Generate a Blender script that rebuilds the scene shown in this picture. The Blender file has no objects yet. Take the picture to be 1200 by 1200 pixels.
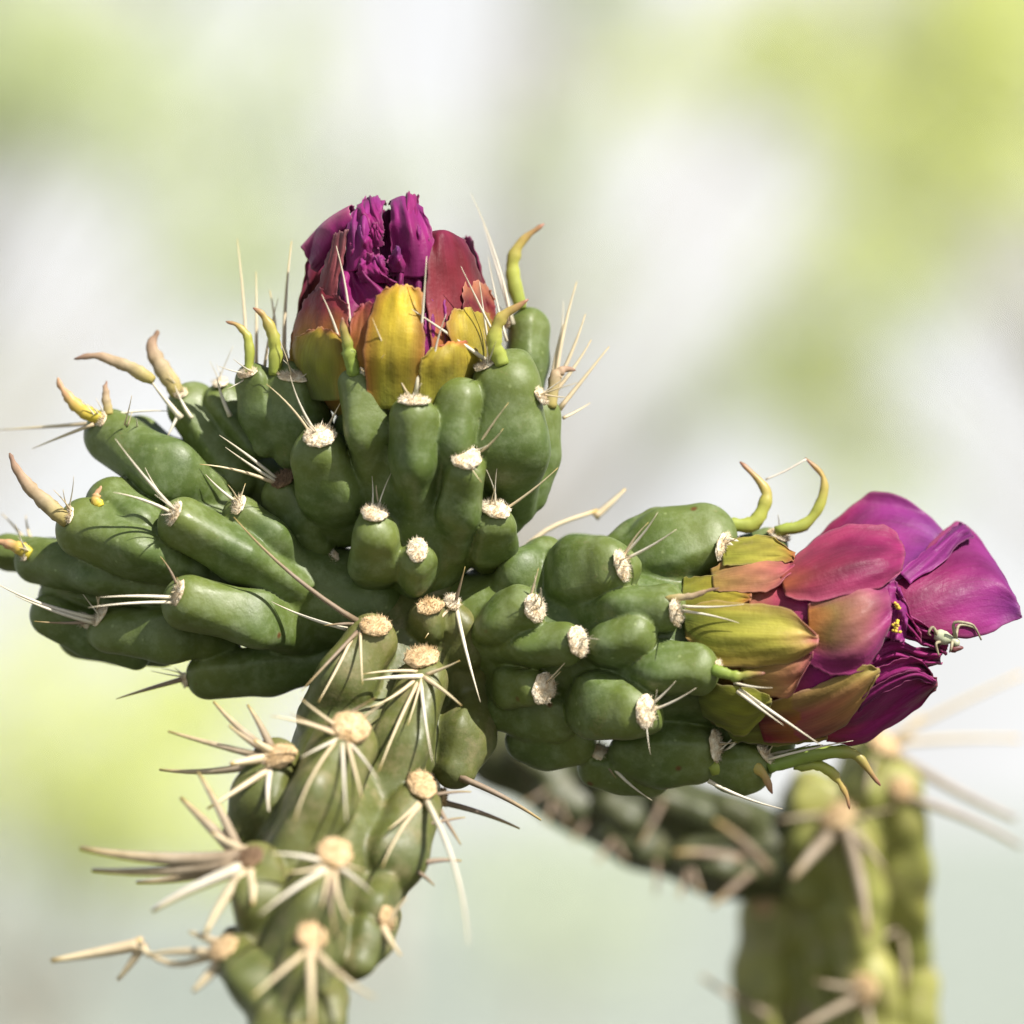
import bpy, math, random
import numpy as np
from mathutils import Vector
from mathutils.bvhtree import BVHTree

random.seed(7)
rng = np.random.default_rng(7)
SC = bpy.context.scene
COL = SC.collection

# ------------------------------------------------------------------ camera
DIST = 0.60                     # lens to the plane of the cactus, metres
PX = 0.000125                   # metres per photograph pixel in that plane
CAM = np.array([0.0, 0.0, 1.15])
TILT = math.radians(4.2)
FWD = np.array([0.0, math.cos(TILT), math.sin(TILT)])
RIGHT = np.array([1.0, 0.0, 0.0])
UP = np.cross(RIGHT, FWD)
cam_data = bpy.data.cameras.new('camera')
cam = bpy.data.objects.new('camera', cam_data)
COL.objects.link(cam)
cam.location = CAM.tolist()
cam.rotation_euler = (math.radians(90) + TILT, 0, 0)
cam_data.sensor_width = 36
cam_data.lens = 36 * DIST / (1200 * PX)
cam_data.clip_start = 0.02
cam_data.clip_end = 3000
cam_data.dof.use_dof = True
cam_data.dof.focus_distance = DIST - 0.008
cam_data.dof.aperture_fstop = cam_data.lens / 17.0
SC.camera = cam

# ------------------------------------------------------------------ sky, sun, exposure
SUN_DIR = Vector((0.56, -0.58, 0.80)).normalized()      # towards the sun
elev = math.asin(SUN_DIR.z)
world = bpy.data.worlds.new('World')
SC.world = world
world.use_nodes = True
wn, wl = world.node_tree.nodes, world.node_tree.links
wn.clear()
wout = wn.new('ShaderNodeOutputWorld')
wbg = wn.new('ShaderNodeBackground')
wbg.inputs['Strength'].default_value = 0.05
sky = wn.new('ShaderNodeTexSky')
sky.sky_type = 'NISHITA'
sky.sun_disc = False
sky.sun_elevation = elev
sky.sun_rotation = math.atan2(SUN_DIR.x, SUN_DIR.y)
sky.dust_density = 2.0
wtc = wn.new('ShaderNodeTexCoord')
wnoise = wn.new('ShaderNodeTexNoise')
wnoise.inputs['Scale'].default_value = 9.0
wnoise.inputs['Detail'].default_value = 4.0
wramp = wn.new('ShaderNodeValToRGB')
wramp.color_ramp.elements[0].position = 0.36
wramp.color_ramp.elements[0].color = (0.78, 0.78, 0.78, 1)
wramp.color_ramp.elements[1].position = 0.60
wramp.color_ramp.elements[1].color = (1, 1, 1, 1)
wmix = wn.new('ShaderNodeMixRGB')
wmix.inputs['Color2'].default_value = (11.7, 11.7, 11.7, 1)
wl.new(wtc.outputs['Generated'], wnoise.inputs['Vector'])
wl.new(wnoise.outputs['Fac'], wramp.inputs['Fac'])
# pale haze low in the sky thins out towards a clear zenith
wsep = wn.new('ShaderNodeSeparateXYZ')
whaze = wn.new('ShaderNodeMapRange')
whaze.inputs['From Min'].default_value = 0.20
whaze.inputs['From Max'].default_value = 0.45
whaze.inputs['To Min'].default_value = 1.0
whaze.inputs['To Max'].default_value = 0.06
wmul = wn.new('ShaderNodeMath')
wmul.operation = 'MULTIPLY'
wl.new(wtc.outputs['Generated'], wsep.inputs['Vector'])
wl.new(wsep.outputs['Z'], whaze.inputs['Value'])
wl.new(wramp.outputs['Color'], wmul.inputs[0])
wl.new(whaze.outputs['Result'], wmul.inputs[1])
wl.new(wmul.outputs['Value'], wmix.inputs['Fac'])
wl.new(sky.outputs['Color'], wmix.inputs['Color1'])
wl.new(wmix.outputs['Color'], wbg.inputs['Color'])
wl.new(wbg.outputs['Background'], wout.inputs['Surface'])

sun_data = bpy.data.lights.new('sun', 'SUN')
sun_data.energy = 5.0
sun_data.angle = math.radians(0.5)
sun_data.color = (1.0, 0.95, 0.87)
sun = bpy.data.objects.new('sun', sun_data)
COL.objects.link(sun)
sun.rotation_euler = (-SUN_DIR).to_track_quat('-Z', 'Y').to_euler()
sun.location = (0.5, -0.5, 3)

SC.view_settings.view_transform = 'Standard'
SC.view_settings.look = 'None'
SC.view_settings.exposure = 0.85
SC.view_settings.gamma = 1.0
SC.view_settings.use_curve_mapping = False
SC.render.engine = 'CYCLES'
SC.cycles.use_denoising = True
SC.cycles.max_bounces = 8
SC.cycles.sample_clamp_indirect = 6.0


# ------------------------------------------------------------------ pixel helpers
def P(x, y, d=0.0):
    """photo pixel + depth behind the cactus plane (both in photo pixels) -> world point"""
    dm = d * PX
    k = (DIST + dm) / DIST
    return CAM + FWD * (DIST + dm) + (RIGHT * (x - 600) + UP * (600 - y)) * PX * k


def RP(r, d=0.0):
    return r * PX * (DIST + d * PX) / DIST


def ray_dir(x, y):
    v = FWD * DIST + (RIGHT * (x - 600) + UP * (600 - y)) * PX
    return v / np.linalg.norm(v)


def unit(v):
    v = np.asarray(v, float)
    return v / (np.linalg.norm(v) + 1e-12)


# ------------------------------------------------------------------ materials
class NT:
    def __init__(self, name):
        self.m = bpy.data.materials.new(name)
        self.m.use_nodes = True
        self.n, self.l = self.m.node_tree.nodes, self.m.node_tree.links
        self.b = self.n['Principled BSDF']
        self.out = self.n['Material Output']

    def new(self, t, **kw):
        nd = self.n.new(t)
        for k, v in kw.items():
            if k in nd.inputs:
                nd.inputs[k].default_value = v
            else:
                setattr(nd, k, v)
        return nd

    def link(self, a, b):
        self.l.new(a, b)

    def pos(self):
        if not hasattr(self, '_pos'):
            self._pos = self.new('ShaderNodeNewGeometry').outputs['Position']
        return self._pos

    def noise(self, scale, detail=3.0, rough=0.5, vec=None):
        nd = self.new('ShaderNodeTexNoise', Scale=scale, Detail=detail, Roughness=rough)
        self.link(vec if vec is not None else self.pos(), nd.inputs['Vector'])
        return nd.outputs['Fac']

    def ramp(self, fac, stops):
        nd = self.new('ShaderNodeValToRGB')
        el = nd.color_ramp.elements
        while len(el) < len(stops):
            el.new(0.5)
        for e, (p, c) in zip(el, stops):
            e.position = p
            e.color = (c, c, c, 1) if not hasattr(c, '__len__') else (*c, 1)
        self.link(fac, nd.inputs['Fac'])
        return nd.outputs['Color']

    def mix(self, fac, a, b, mode='MIX'):
        nd = self.new('ShaderNodeMixRGB', blend_type=mode)
        for s, v in (('Fac', fac), ('Color1', a), ('Color2', b)):
            if hasattr(v, 'is_output'):
                self.link(v, nd.inputs[s])
            else:
                nd.inputs[s].default_value = v if s == 'Fac' else (*v, 1)
        return nd.outputs['Color']

    def bump(self, h, strength, dist):
        nd = self.new('ShaderNodeBump', Strength=strength, Distance=dist)
        self.link(h, nd.inputs['Height'])
        if hasattr(self, '_bump'):
            self.link(self._bump, nd.inputs['Normal'])
        self._bump = nd.outputs['Normal']
        self.link(self._bump, self.b.inputs['Normal'])


def cactus_skin(name, dark, light, yellow, fleck, old=0.0):
    t = NT(name)
    n1 = t.noise(160, 4, 0.6)
    c = t.mix(t.ramp(n1, [(0.22, 0.0), (0.78, 1.0)]), dark, light)
    n2 = t.noise(60, 2)
    c = t.mix(t.ramp(n2, [(0.46, 0.0), (0.78, 0.45)]), c, yellow)
    at = t.new('ShaderNodeAttribute', attribute_name='tip')
    tip = t.ramp(at.outputs['Fac'], [(0.6, 0.0), (1.0, 0.30)])
    c = t.mix(tip, c, yellow)
    # pale waxy bloom in fine patches
    n3 = t.noise(420, 5, 0.7)
    c = t.mix(t.ramp(n3, [(0.45, 0.0), (0.80, 0.30 if old == 0 else 0.12)]), c, (0.33, 0.39, 0.24))
    # small brown specks and scars
    v = t.new('ShaderNodeTexVoronoi', Scale=330.0, Randomness=1.0)
    t.link(t.pos(), v.inputs['Vector'])
    spots = t.ramp(v.outputs['Distance'], [(0.09, 1.0), (0.22, 0.0)])
    sel = t.ramp(v.outputs['Color'], [(1 - fleck - 0.01, 0.0), (1 - fleck, 1.0)])
    c = t.mix(t.mix(1.0, spots, sel, 'MULTIPLY'), c, (0.10, 0.045, 0.012))
    v2 = t.new('ShaderNodeTexVoronoi', Scale=620.0, Randomness=1.0)
    t.link(t.pos(), v2.inputs['Vector'])
    sp2 = t.ramp(v2.outputs['Distance'], [(0.08, 0.35), (0.2, 0.0)])
    sel2 = t.ramp(v2.outputs['Color'], [(0.80, 0.0), (0.82, 1.0)])
    c = t.mix(t.mix(1.0, sp2, sel2, 'MULTIPLY'), c, (0.30, 0.36, 0.16))
    sc = t.noise(110, 8, 0.85)
    c = t.mix(t.ramp(sc, [(0.60, 0.0), (0.70, 0.6)]), c, (0.20, 0.17, 0.075))
    if old > 0:
        n4 = t.noise(220, 6, 0.75)
        c = t.mix(t.ramp(n4, [(0.50, 0.0), (0.66, old)]), c, (0.23, 0.19, 0.10))
        n5 = t.noise(90, 5, 0.7)
        c = t.mix(t.ramp(n5, [(0.55, 0.0), (0.7, old * 0.8)]), c, (0.05, 0.05, 0.025))
    t.link(c, t.b.inputs['Base Color'])
    t.link(t.ramp(n3, [(0.3, 0.38), (0.7, 0.62)]), t.b.inputs['Roughness'])
    t.b.inputs['Specular IOR Level'].default_value = 0.42
    t.b.inputs['Subsurface Weight'].default_value = 0.08
    t.b.inputs['Subsurface Radius'].default_value = (0.6, 1.0, 0.3)
    t.b.inputs['Subsurface Scale'].default_value = 0.0012
    t.bump(t.noise(1500, 4, 0.6), 0.30, 0.00015)
    t.bump(t.noise(330, 5, 0.65), 0.20, 0.0004)
    wv = t.new('ShaderNodeTexVoronoi', Scale=210.0, feature='DISTANCE_TO_EDGE')
    wn_ = t.new('ShaderNodeVectorMath', operation='ADD')
    t.link(t.pos(), wn_.inputs[0])
    nz = t.new('ShaderNodeTexNoise', Scale=160.0, Detail=3.0)
    t.link(t.pos(), nz.inputs['Vector'])
    sc_ = t.new('ShaderNodeVectorMath', operation='SCALE')
    sc_.inputs['Scale'].default_value = 0.012
    t.link(nz.outputs['Color'], sc_.inputs[0])
    t.link(sc_.outputs['Vector'], wn_.inputs[1])
    t.link(wn_.outputs['Vector'], wv.inputs['Vector'])
    t.bump(t.ramp(wv.outputs['Distance'], [(0.0, 0.0), (0.09, 1.0)]), 0.05, 0.0002)
    return t.m


M_YOUNG = cactus_skin('young_cactus_skin', (0.046, 0.078, 0.016), (0.090, 0.126, 0.030), (0.148, 0.170, 0.034), 0.16)
M_OLD = cactus_skin('old_stem_skin', (0.056, 0.070, 0.016), (0.100, 0.110, 0.026), (0.155, 0.145, 0.036), 0.14, 0.45)
M_BACK = cactus_skin('sunburnt_stem_skin', (0.150, 0.165, 0.035), (0.235, 0.245, 0.060), (0.340, 0.310, 0.085), 0.10, 0.55)
M_BRANCH = cactus_skin('shaded_branch_skin', (0.030, 0.036, 0.012), (0.050, 0.058, 0.018), (0.060, 0.060, 0.022), 0.16, 0.15)  # olive skin darkened to carry the shade on the rear branch


def simple(name, c1, c2, scale, rough=0.7, bump=0.3, bdist=0.0003, spec=0.3, trans=0.0):
    t = NT(name)
    n = t.noise(scale, 4, 0.6)
    t.link(t.mix(t.ramp(n, [(0.3, 0.0), (0.7, 1.0)]), c1, c2), t.b.inputs['Base Color'])
    t.b.inputs['Roughness'].default_value = rough
    t.b.inputs['Specular IOR Level'].default_value = spec
    if bump:
        t.bump(t.noise(scale * 1.7, 4, 0.6), bump, bdist)
    return t.m


M_WOOL = simple('areole_wool', (0.86, 0.80, 0.66), (0.56, 0.40, 0.22), 1100, 0.95, 0.8, 0.0004, 0.1)
M_WOOL_OLD = simple('old_areole_wool', (0.68, 0.52, 0.32), (0.42, 0.28, 0.14), 700, 0.95, 0.8, 0.0004, 0.1)
M_WOOL_DARK = simple('weathered_areole_wool', (0.26, 0.17, 0.10), (0.14, 0.09, 0.06), 600, 0.95, 0.8, 0.0004, 0.1)


def grad_mat(name, stops, rough, noise_amt=0.25, transl=0.0, nscale=500):
    """colour runs along the piece (attribute 'along', 0 base to 1 tip)"""
    t = NT(name)
    at = t.new('ShaderNodeAttribute', attribute_name='along')
    c = t.ramp(at.outputs['Fac'], stops)
    n = t.noise(nscale, 4, 0.65)
    c = t.mix(t.ramp(n, [(0.35, noise_amt), (0.65, 0.0)]), c, (0.12, 0.08, 0.03))
    t.link(c, t.b.inputs['Base Color'])
    t.b.inputs['Roughness'].default_value = rough
    t.b.inputs['Specular IOR Level'].default_value = 0.4
    t.bump(t.noise(nscale * 1.6, 3), 0.2, 0.0002)
    if transl:
        t.b.inputs['Transmission Weight'].default_value = transl
    return t.m


M_SPINE = grad_mat('straw_spine', [(0.0, (0.56, 0.44, 0.28)), (0.35, (0.54, 0.45, 0.30)), (0.85, (0.62, 0.52, 0.33)), (1.0, (0.48, 0.33, 0.10))], 0.45, 0.15)
M_SPINE_WHITE = grad_mat('white_spine', [(0.0, (0.60, 0.54, 0.40)), (0.4, (0.60, 0.56, 0.47)), (1.0, (0.50, 0.44, 0.32))], 0.4, 0.1)
M_SPINE_DARK = grad_mat('grey_brown_spine', [(0.0, (0.22, 0.16, 0.11)), (0.5, (0.27, 0.21, 0.16)), (0.9, (0.32, 0.23, 0.10)), (1.0, (0.42, 0.32, 0.10))], 0.6, 0.4)
M_LEAF = grad_mat('horn_leaf', [(0.0, (0.24, 0.30, 0.05)), (0.45, (0.33, 0.34, 0.06)), (0.78, (0.38, 0.27, 0.08)), (1.0, (0.26, 0.11, 0.08))], 0.45, 0.18)
M_LEAF_GREEN = grad_mat('green_horn_leaf', [(0.0, (0.16, 0.25, 0.04)), (0.5, (0.22, 0.28, 0.05)), (0.85, (0.28, 0.20, 0.06)), (1.0, (0.22, 0.08, 0.07))], 0.42, 0.15)
M_LEAF_YELLOW = grad_mat('yellow_horn_leaf', [(0.0, (0.50, 0.42, 0.03)), (0.35, (0.50, 0.36, 0.06)), (0.7, (0.46, 0.27, 0.14)), (1.0, (0.40, 0.24, 0.14))], 0.5, 0.15)
M_LEAF_DRY = grad_mat('dry_horn_leaf', [(0.0, (0.36, 0.30, 0.08)), (0.35, (0.38, 0.30, 0.18)), (0.75, (0.36, 0.24, 0.16)), (1.0, (0.20, 0.11, 0.08))], 0.7, 0.4)


def petal_material():
    t = NT('petal')
    at = t.new('ShaderNodeAttribute', attribute_name='pigment')
    uv = t.new('ShaderNodeUVMap')
    mp = t.new('ShaderNodeMapping')
    mp.inputs['Scale'].default_value = (26, 2.2, 1)
    t.link(uv.outputs['UV'], mp.inputs['Vector'])
    veins = t.noise(1.0, 3, 0.6, mp.outputs['Vector'])
    c = t.mix(t.ramp(veins, [(0.30, 0.22), (0.58, 0.0)]), at.outputs['Color'], (0.30, 0.10, 0.10), 'MULTIPLY')
    n = t.noise(500, 4, 0.7)
    c = t.mix(t.ramp(n, [(0.60, 0.0), (0.80, 0.10)]), c, (0.62, 0.30, 0.36))
    t.link(c, t.b.inputs['Base Color'])
    t.link(t.ramp(n, [(0.3, 0.42), (0.7, 0.68)]), t.b.inputs['Roughness'])
    t.b.inputs['Specular IOR Level'].default_value = 0.32
    t.b.inputs['Sheen Weight'].default_value = 0.08
    t.bump(veins, 0.18, 0.0003)
    t.bump(t.noise(420, 4, 0.6), 0.35, 0.0006)
    t.bump(t.noise(1300, 3), 0.2, 0.0002)
    tr = t.new('ShaderNodeBsdfTranslucent')
    t.link(c, tr.inputs['Color'])
    mx = t.new('ShaderNodeMixShader')
    mx.inputs['Fac'].default_value = 0.38
    t.link(t.b.outputs['BSDF'], mx.inputs[1])
    t.link(tr.outputs['BSDF'], mx.inputs[2])
    t.link(mx.outputs['Shader'], t.out.inputs['Surface'])
    return t.m


M_PETAL = petal_material()
M_STAMEN = simple('stamen', (0.62, 0.48, 0.06), (0.5, 0.34, 0.04), 900, 0.7)
M_BUG = simple('pale_insect', (0.30, 0.34, 0.20), (0.46, 0.46, 0.34), 1500, 0.45, 0.2, 0.0001)
M_BUG_LEG = simple('insect_leg', (0.34, 0.32, 0.20), (0.16, 0.12, 0.08), 1500, 0.5, 0.0)
M_BUG_HEAD = simple('insect_head', (0.16, 0.05, 0.05), (0.08, 0.03, 0.03), 1500, 0.4, 0.0)
M_SILK = simple('silk', (0.62, 0.58, 0.5), (0.5, 0.42, 0.34), 900, 0.5, 0.0)
M_TRUNK_CACTUS = cactus_skin('corky_trunk_skin', (0.09, 0.085, 0.04), (0.15, 0.13, 0.07), (0.17, 0.14, 0.08), 0.12, 0.9)


# ------------------------------------------------------------------ object helpers
def tag(o, label=None, cat=None, group=None, kind=None):
    for k, v in (('label', label), ('category', cat), ('group', group), ('kind', kind)):
        if v:
            o[k] = v


def empty(name, loc):
    o = bpy.data.objects.new(name, None)
    o.empty_display_size = 0.02
    COL.objects.link(o)
    o.location = loc
    return o


BASE = {}


def mk(name, V, F, mat, parent=None, smooth=True, normals=None, attrs=None, color=None, uv=None):
    """V in world metres; children of a rooted thing keep the root's origin"""
    V = np.asarray(V, float)
    root = parent
    while root is not None and root.parent is not None:
        root = root.parent
    off = np.array(BASE.get(root.name, (0, 0, 0))) if root is not None else np.zeros(3)
    me = bpy.data.meshes.new(name)
    if isinstance(F, np.ndarray):
        F = F.tolist()
    me.from_pydata((V - off).tolist(), [], F)
    if smooth:
        me.polygons.foreach_set('use_smooth', np.ones(len(me.polygons), bool))
    if attrs:
        for an, av in attrs.items():
            a = me.attributes.new(an, 'FLOAT', 'POINT')
            a.data.foreach_set('value', np.asarray(av, np.float32))
    if color is not None:
        a = me.attributes.new('pigment', 'FLOAT_COLOR', 'POINT')
        cc = np.ones((len(V), 4), np.float32)
        cc[:, :3] = color
        a.data.foreach_set('color', cc.ravel())
    if uv is not None:
        ul = me.uv_layers.new(name='UVMap')
        idx = np.zeros(len(me.loops), np.int32)
        me.loops.foreach_get('vertex_index', idx)
        ul.data.foreach_set('uv', np.asarray(uv, np.float32)[idx].ravel())
    me.materials.append(mat)
    me.update()
    if normals is not None:
        me.normals_split_custom_set_from_vertices(np.asarray(normals, float).tolist())
    o = bpy.data.objects.new(name, me)
    COL.objects.link(o)
    if parent is not None:
        o.parent = parent
    return o


def thing(name, base, label, cat, group=None):
    o = empty(name, base)
    BASE[o.name] = tuple(base)
    tag(o, label, cat, group)
    return o


def frames(pts):
    pts = np.asarray(pts, float)
    T = np.gradient(pts, axis=0)
    T /= np.linalg.norm(T, axis=1)[:, None] + 1e-12
    ref = unit(np.cross(T[0], FWD) if abs(T[0] @ FWD) < 0.95 else np.cross(T[0], UP))
    N = [ref]
    for i in range(1, len(pts)):
        v = N[-1] - T[i] * (N[-1] @ T[i])
        N.append(unit(v))
    N = np.array(N)
    return T, N, np.cross(T, N)


def spline(pts, n):
    pts = np.asarray(pts, float)
    if len(pts) == 2:
        t = np.linspace(0, 1, n)[:, None]
        return pts[0] * (1 - t) + pts[1] * t
    e = np.vstack([2 * pts[0] - pts[1], pts, 2 * pts[-1] - pts[-2]])
    u = np.linspace(0, len(pts) - 1, n)
    i = np.minimum(u.astype(int), len(pts) - 2)
    f = (u - i)[:, None]
    p0, p1, p2, p3 = e[i], e[i + 1], e[i + 2], e[i + 3]
    return 0.5 * (2 * p1 + (p2 - p0) * f + (2 * p0 - 5 * p1 + 4 * p2 - p3) * f ** 2 + (3 * p1 - p0 - 3 * p2 + p3) * f ** 3)


def tube_geo(pts, radii, sides=6, flat=1.0, twist=0.0):
    pts = np.asarray(pts, float)
    n = len(pts)
    T, N, B = frames(pts)
    a = np.linspace(0, 2 * np.pi, sides, endpoint=False)
    radii = np.broadcast_to(radii, (n,))
    V = []
    for i in range(n):
        aa = a + twist * i / n
        V.append(pts[i] + radii[i] * (np.cos(aa)[:, None] * N[i] + flat * np.sin(aa)[:, None] * B[i]))
    V = np.vstack(V + [pts[:1], pts[-1:]])
    F = []
    for i in range(n - 1):
        for j in range(sides):
            k = (j + 1) % sides
            F.append((i * sides + j, i * sides + k, (i + 1) * sides + k, (i + 1) * sides + j))
    for j in range(sides):
        k = (j + 1) % sides
        F.append((n * sides, k, j))
        F.append((n * sides + 1, (n - 1) * sides + j, (n - 1) * sides + k))
    al = np.concatenate([np.repeat(np.linspace(0, 1, n), sides), [0, 1]])
    return V, F, al


# ------------------------------------------------------------------ flesh: distance field, meshed and split into tubercles
def smin(a, b, k):
    h = np.maximum(k - np.abs(a - b), 0) / k
    return np.minimum(a, b) - h * h * k * 0.25


def seg_d(p, a, b, ra, rb):
    ba = b - a
    t = np.clip(((p - a) @ ba) / (ba @ ba + 1e-18), 0, 1)
    return np.linalg.norm(p - a - t[..., None] * ba, axis=-1) - (ra + (rb - ra) * t), t


class Flesh:
    def __init__(self, body, kbody=0.004):
        self.c = [P(x, y, d) for x, y, d, r in body]
        self.r = [RP(r, d) for x, y, d, r in body]
        self.kb = kbody
        self.t = []

    def fbody(self, p):
        D = None
        for i in range(len(self.c) - 1):
            d, _ = seg_d(p, self.c[i], self.c[i + 1], self.r[i], self.r[i + 1])
            D = d if D is None else smin(D, d, self.kb)
        return D

    def place(self, x, y, level, back=False):
        """point on the ray of a pixel where it meets the body's offset surface"""
        o, v = CAM, ray_dir(x, y)
        ds = [np.linalg.norm(c - CAM) for c in self.c]
        t = np.linspace(min(ds) - 0.04, max(ds) + 0.04, 1200)
        f = self.fbody(o + t[:, None] * v) - level
        ins = np.nonzero(f < 0)[0]
        if len(ins):
            i = ins[-1] if back else ins[0]
        else:
            i = int(np.argmin(f))
        return o + t[i] * v

    def grad(self, p, f=None):
        f = f or self.fbody
        e = 2e-4
        q = np.array([p + np.eye(3)[i] * s * e for i in range(3) for s in (1, -1)])
        v = f(q)
        return unit([v[0] - v[1], v[2] - v[3], v[4] - v[5]])

    def add(self, tail, tip, w, hgt=0.25, rt=0.8, sink=0.55, back=False, dd=None):
        """one tubercle: tail and tip pixels, width in pixels; dd = explicit depths (px)"""
        if dd is not None:
            a, b = P(*tail, dd[0]), P(*tip, dd[1])
            r = RP(w / 2, dd[1])
            m = (a + b) / 2
            self.t.append((a, m, b, r * rt, r * (1.08 + rt) / 2, r))
            return
        r = w / 2 * PX
        dref = (np.linalg.norm(self.c[0] - CAM)) / DIST
        r *= dref
        a = self.place(*tail, -r * rt * sink, back)
        b = self.place(*tip, r * hgt, back)
        mx, my = (tail[0] + tip[0]) / 2, (tail[1] + tip[1]) / 2
        m = self.place(mx, my, r * (hgt - 0.15) * 0.75, back)
        self.t.append((a, m, b, r * rt, r * 1.06, r))

    def mirror(self):
        """the far side carries tubercles as well: reflect those in front through the axis plane"""
        for (a, m, b, ra, rm, rb) in list(self.t):
            q = []
            for p in (a, m, b):
                # nearest axis depth
                dm, best = 1e9, 0
                for i in range(len(self.c) - 1):
                    s = np.linspace(0, 1, 12)[:, None]
                    ax = self.c[i] * (1 - s) + self.c[i + 1] * s
                    lat = (ax - p) - ((ax - p) @ FWD)[:, None] * FWD
                    k = int(np.argmin(np.linalg.norm(lat, axis=1)))
                    dl = np.linalg.norm(lat[k])
                    if dl < dm:
                        dm, best = dl, (ax[k] - p) @ FWD
                q.append((p + 2 * best * FWD, best))
            if q[1][1] > 0.005:
                self.t.append((q[0][0], q[1][0], q[2][0], ra, rm, rb))

    def c_near(self, p):
        best = None
        for i in range(len(self.c) - 1):
            ba = self.c[i + 1] - self.c[i]
            t = np.clip((p - self.c[i]) @ ba / (ba @ ba), 0, 1)
            v = p - (self.c[i] + t * ba)
            if best is None or v @ v < best @ best:
                best = v
        return best

    def f_t(self, i, p):
        a, m, b, ra, rm, rb = self.t[i]
        nrm = unit(self.c_near(m))
        sd = unit(np.cross(b - a, nrm))
        nrm = np.cross(sd, unit(b - a))
        q = p - m
        o_ = np.clip((q @ nrm) / rm, -0.3, 1.2)
        l_ = q @ sd
        p = p + (l_ * 0.46 * (o_ + 0.1))[..., None] * sd        # crest narrower than foot
        d1, t1 = seg_d(p, a, m, ra, rm)
        d2, t2 = seg_d(p, m, b, rm, rb)
        d = smin(d1, d2, 0.4 * rm)
        return d, np.where(d1 < d2, t1 * 0.5, 0.5 + t2 * 0.5)

    def build(self, part_name, mat, parent, h=0.00035, k=0.0011, wob=0.00009, bias=0.0003, tub_name='tubercle', mats=None):
        allp = np.vstack([np.array(self.c)] + [np.array([a, m, b]) for a, m, b, *_ in self.t])
        rmax = max(self.r)
        rb = max([t[4] for t in self.t] + [0])
        lo = np.min([c - r for c, r in zip(self.c, self.r)], axis=0)
        hi = np.max([c + r for c, r in zip(self.c, self.r)], axis=0)
        for a, m, b, ra, rm, r2 in self.t:
            for q, r in ((a, ra), (m, rm), (b, r2)):
                lo = np.minimum(lo, q - r)
                hi = np.maximum(hi, q + r)
        lo -= 4 * h + 0.0006
        hi += 4 * h + 0.0006
        n = np.ceil((hi - lo) / h).astype(int) + 1
        ax = [lo[i] + h * np.arange(n[i]) for i in range(3)]
        D = np.full(n, 1.0, np.float32)
        for s in range(0, n[0], 16):
            X, Y, Z = np.meshgrid(ax[0][s:s + 16], ax[1], ax[2], indexing='ij')
            D[s:s + 16] = self.fbody(np.stack([X, Y, Z], -1))
        B0 = D.copy()
        lab = np.full(n, -1, np.int16)
        bd = D.copy() + 0.0003
        tipg = np.zeros(n, np.float32)
        for i, (a, m, b, ra, rm, r2) in enumerate(self.t):
            mr = max(ra, rm, r2) + 0.004
            l = np.min([a, m, b], axis=0) - mr
            u = np.max([a, m, b], axis=0) + mr
            i0 = np.maximum(((l - lo) / h).astype(int), 0)
            i1 = np.minimum(((u - lo) / h).astype(int) + 2, n)
            sl = tuple(slice(i0[q], i1[q]) for q in range(3))
            X, Y, Z = np.meshgrid(ax[0][sl[0]], ax[1][sl[1]], ax[2][sl[2]], indexing='ij')
            d, tt = self.f_t(i, np.stack([X, Y, Z], -1))
            better = d < bd[sl]
            lab[sl][better] = i
            bd[sl] = np.minimum(bd[sl], d)
            wgt = np.clip(1 - np.maximum(d - D[sl], 0) / 0.001, 0, 1)
            tipg[sl] = np.where(better, tt * wgt, tipg[sl])
            D[sl] = smin(D[sl], smin(B0[sl], d, k), 0.0003)
        # gentle irregularity of the flesh
        X, Y, Z = np.meshgrid(*ax, indexing='ij')
        ph = rng.uniform(0, 6, 6)
        D += wob * (np.sin(X * 420 + ph[0] + 1.3 * np.sin(Z * 310)) * np.sin(Z * 480 + ph[1]) + 0.7 * np.sin(Y * 600 + ph[2]) * np.sin(X * 700 + Z * 250 + ph[3])).astype(np.float32)
        V, Q = surface_nets(D, lo, h)
        # vertex normals of the whole skin
        N = np.zeros_like(V)
        fn = np.cross(V[Q[:, 2]] - V[Q[:, 0]], V[Q[:, 3]] - V[Q[:, 1]])
        for j in range(4):
            np.add.at(N, Q[:, j], fn)
        N /= np.linalg.norm(N, axis=1)[:, None] + 1e-15
        gi = np.clip(np.round((V - lo) / h).astype(int), 0, n - 1)
        vl = lab[gi[:, 0], gi[:, 1], gi[:, 2]]
        vt = tipg[gi[:, 0], gi[:, 1], gi[:, 2]]
        fl = vl[Q[:, 0]]
        self.bvh = BVHTree.FromPolygons(V.tolist(), Q.tolist())

        def sub(mask):
            q = Q[mask]
            u, inv = np.unique(q, return_inverse=True)
            return V[u], inv.reshape(-1, 4), N[u], vt[u]
        a = sub(fl == -1)
        part = mk(part_name, a[0], a[1], mat, parent, normals=a[2], attrs={'tip': a[3] * 0})
        for i in range(len(self.t)):
            s = fl == i
            if s.sum() < 12:
                continue
            a = sub(s)
            mk(tub_name, a[0], a[1], mat, part, normals=a[2], attrs={'tip': a[3]})
        self.part = part
        return part

    def hit(self, x, y):
        v = ray_dir(x, y)
        loc, nor, idx, dist = self.bvh.ray_cast(Vector(CAM), Vector(v))
        if loc is not None:
            return np.array(loc), np.array(nor)
        ds = [np.linalg.norm(c - CAM) for c in self.c]
        bestd = None
        for t in np.linspace(min(ds) - 0.025, max(ds) + 0.025, 120):
            q = CAM + v * t
            l, nn, ii, dd = self.bvh.find_nearest(Vector(q))
            if bestd is None or dd < bestd[0]:
                bestd = (dd, np.array(l), np.array(nn), q)
        return bestd[1], bestd[2]


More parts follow.
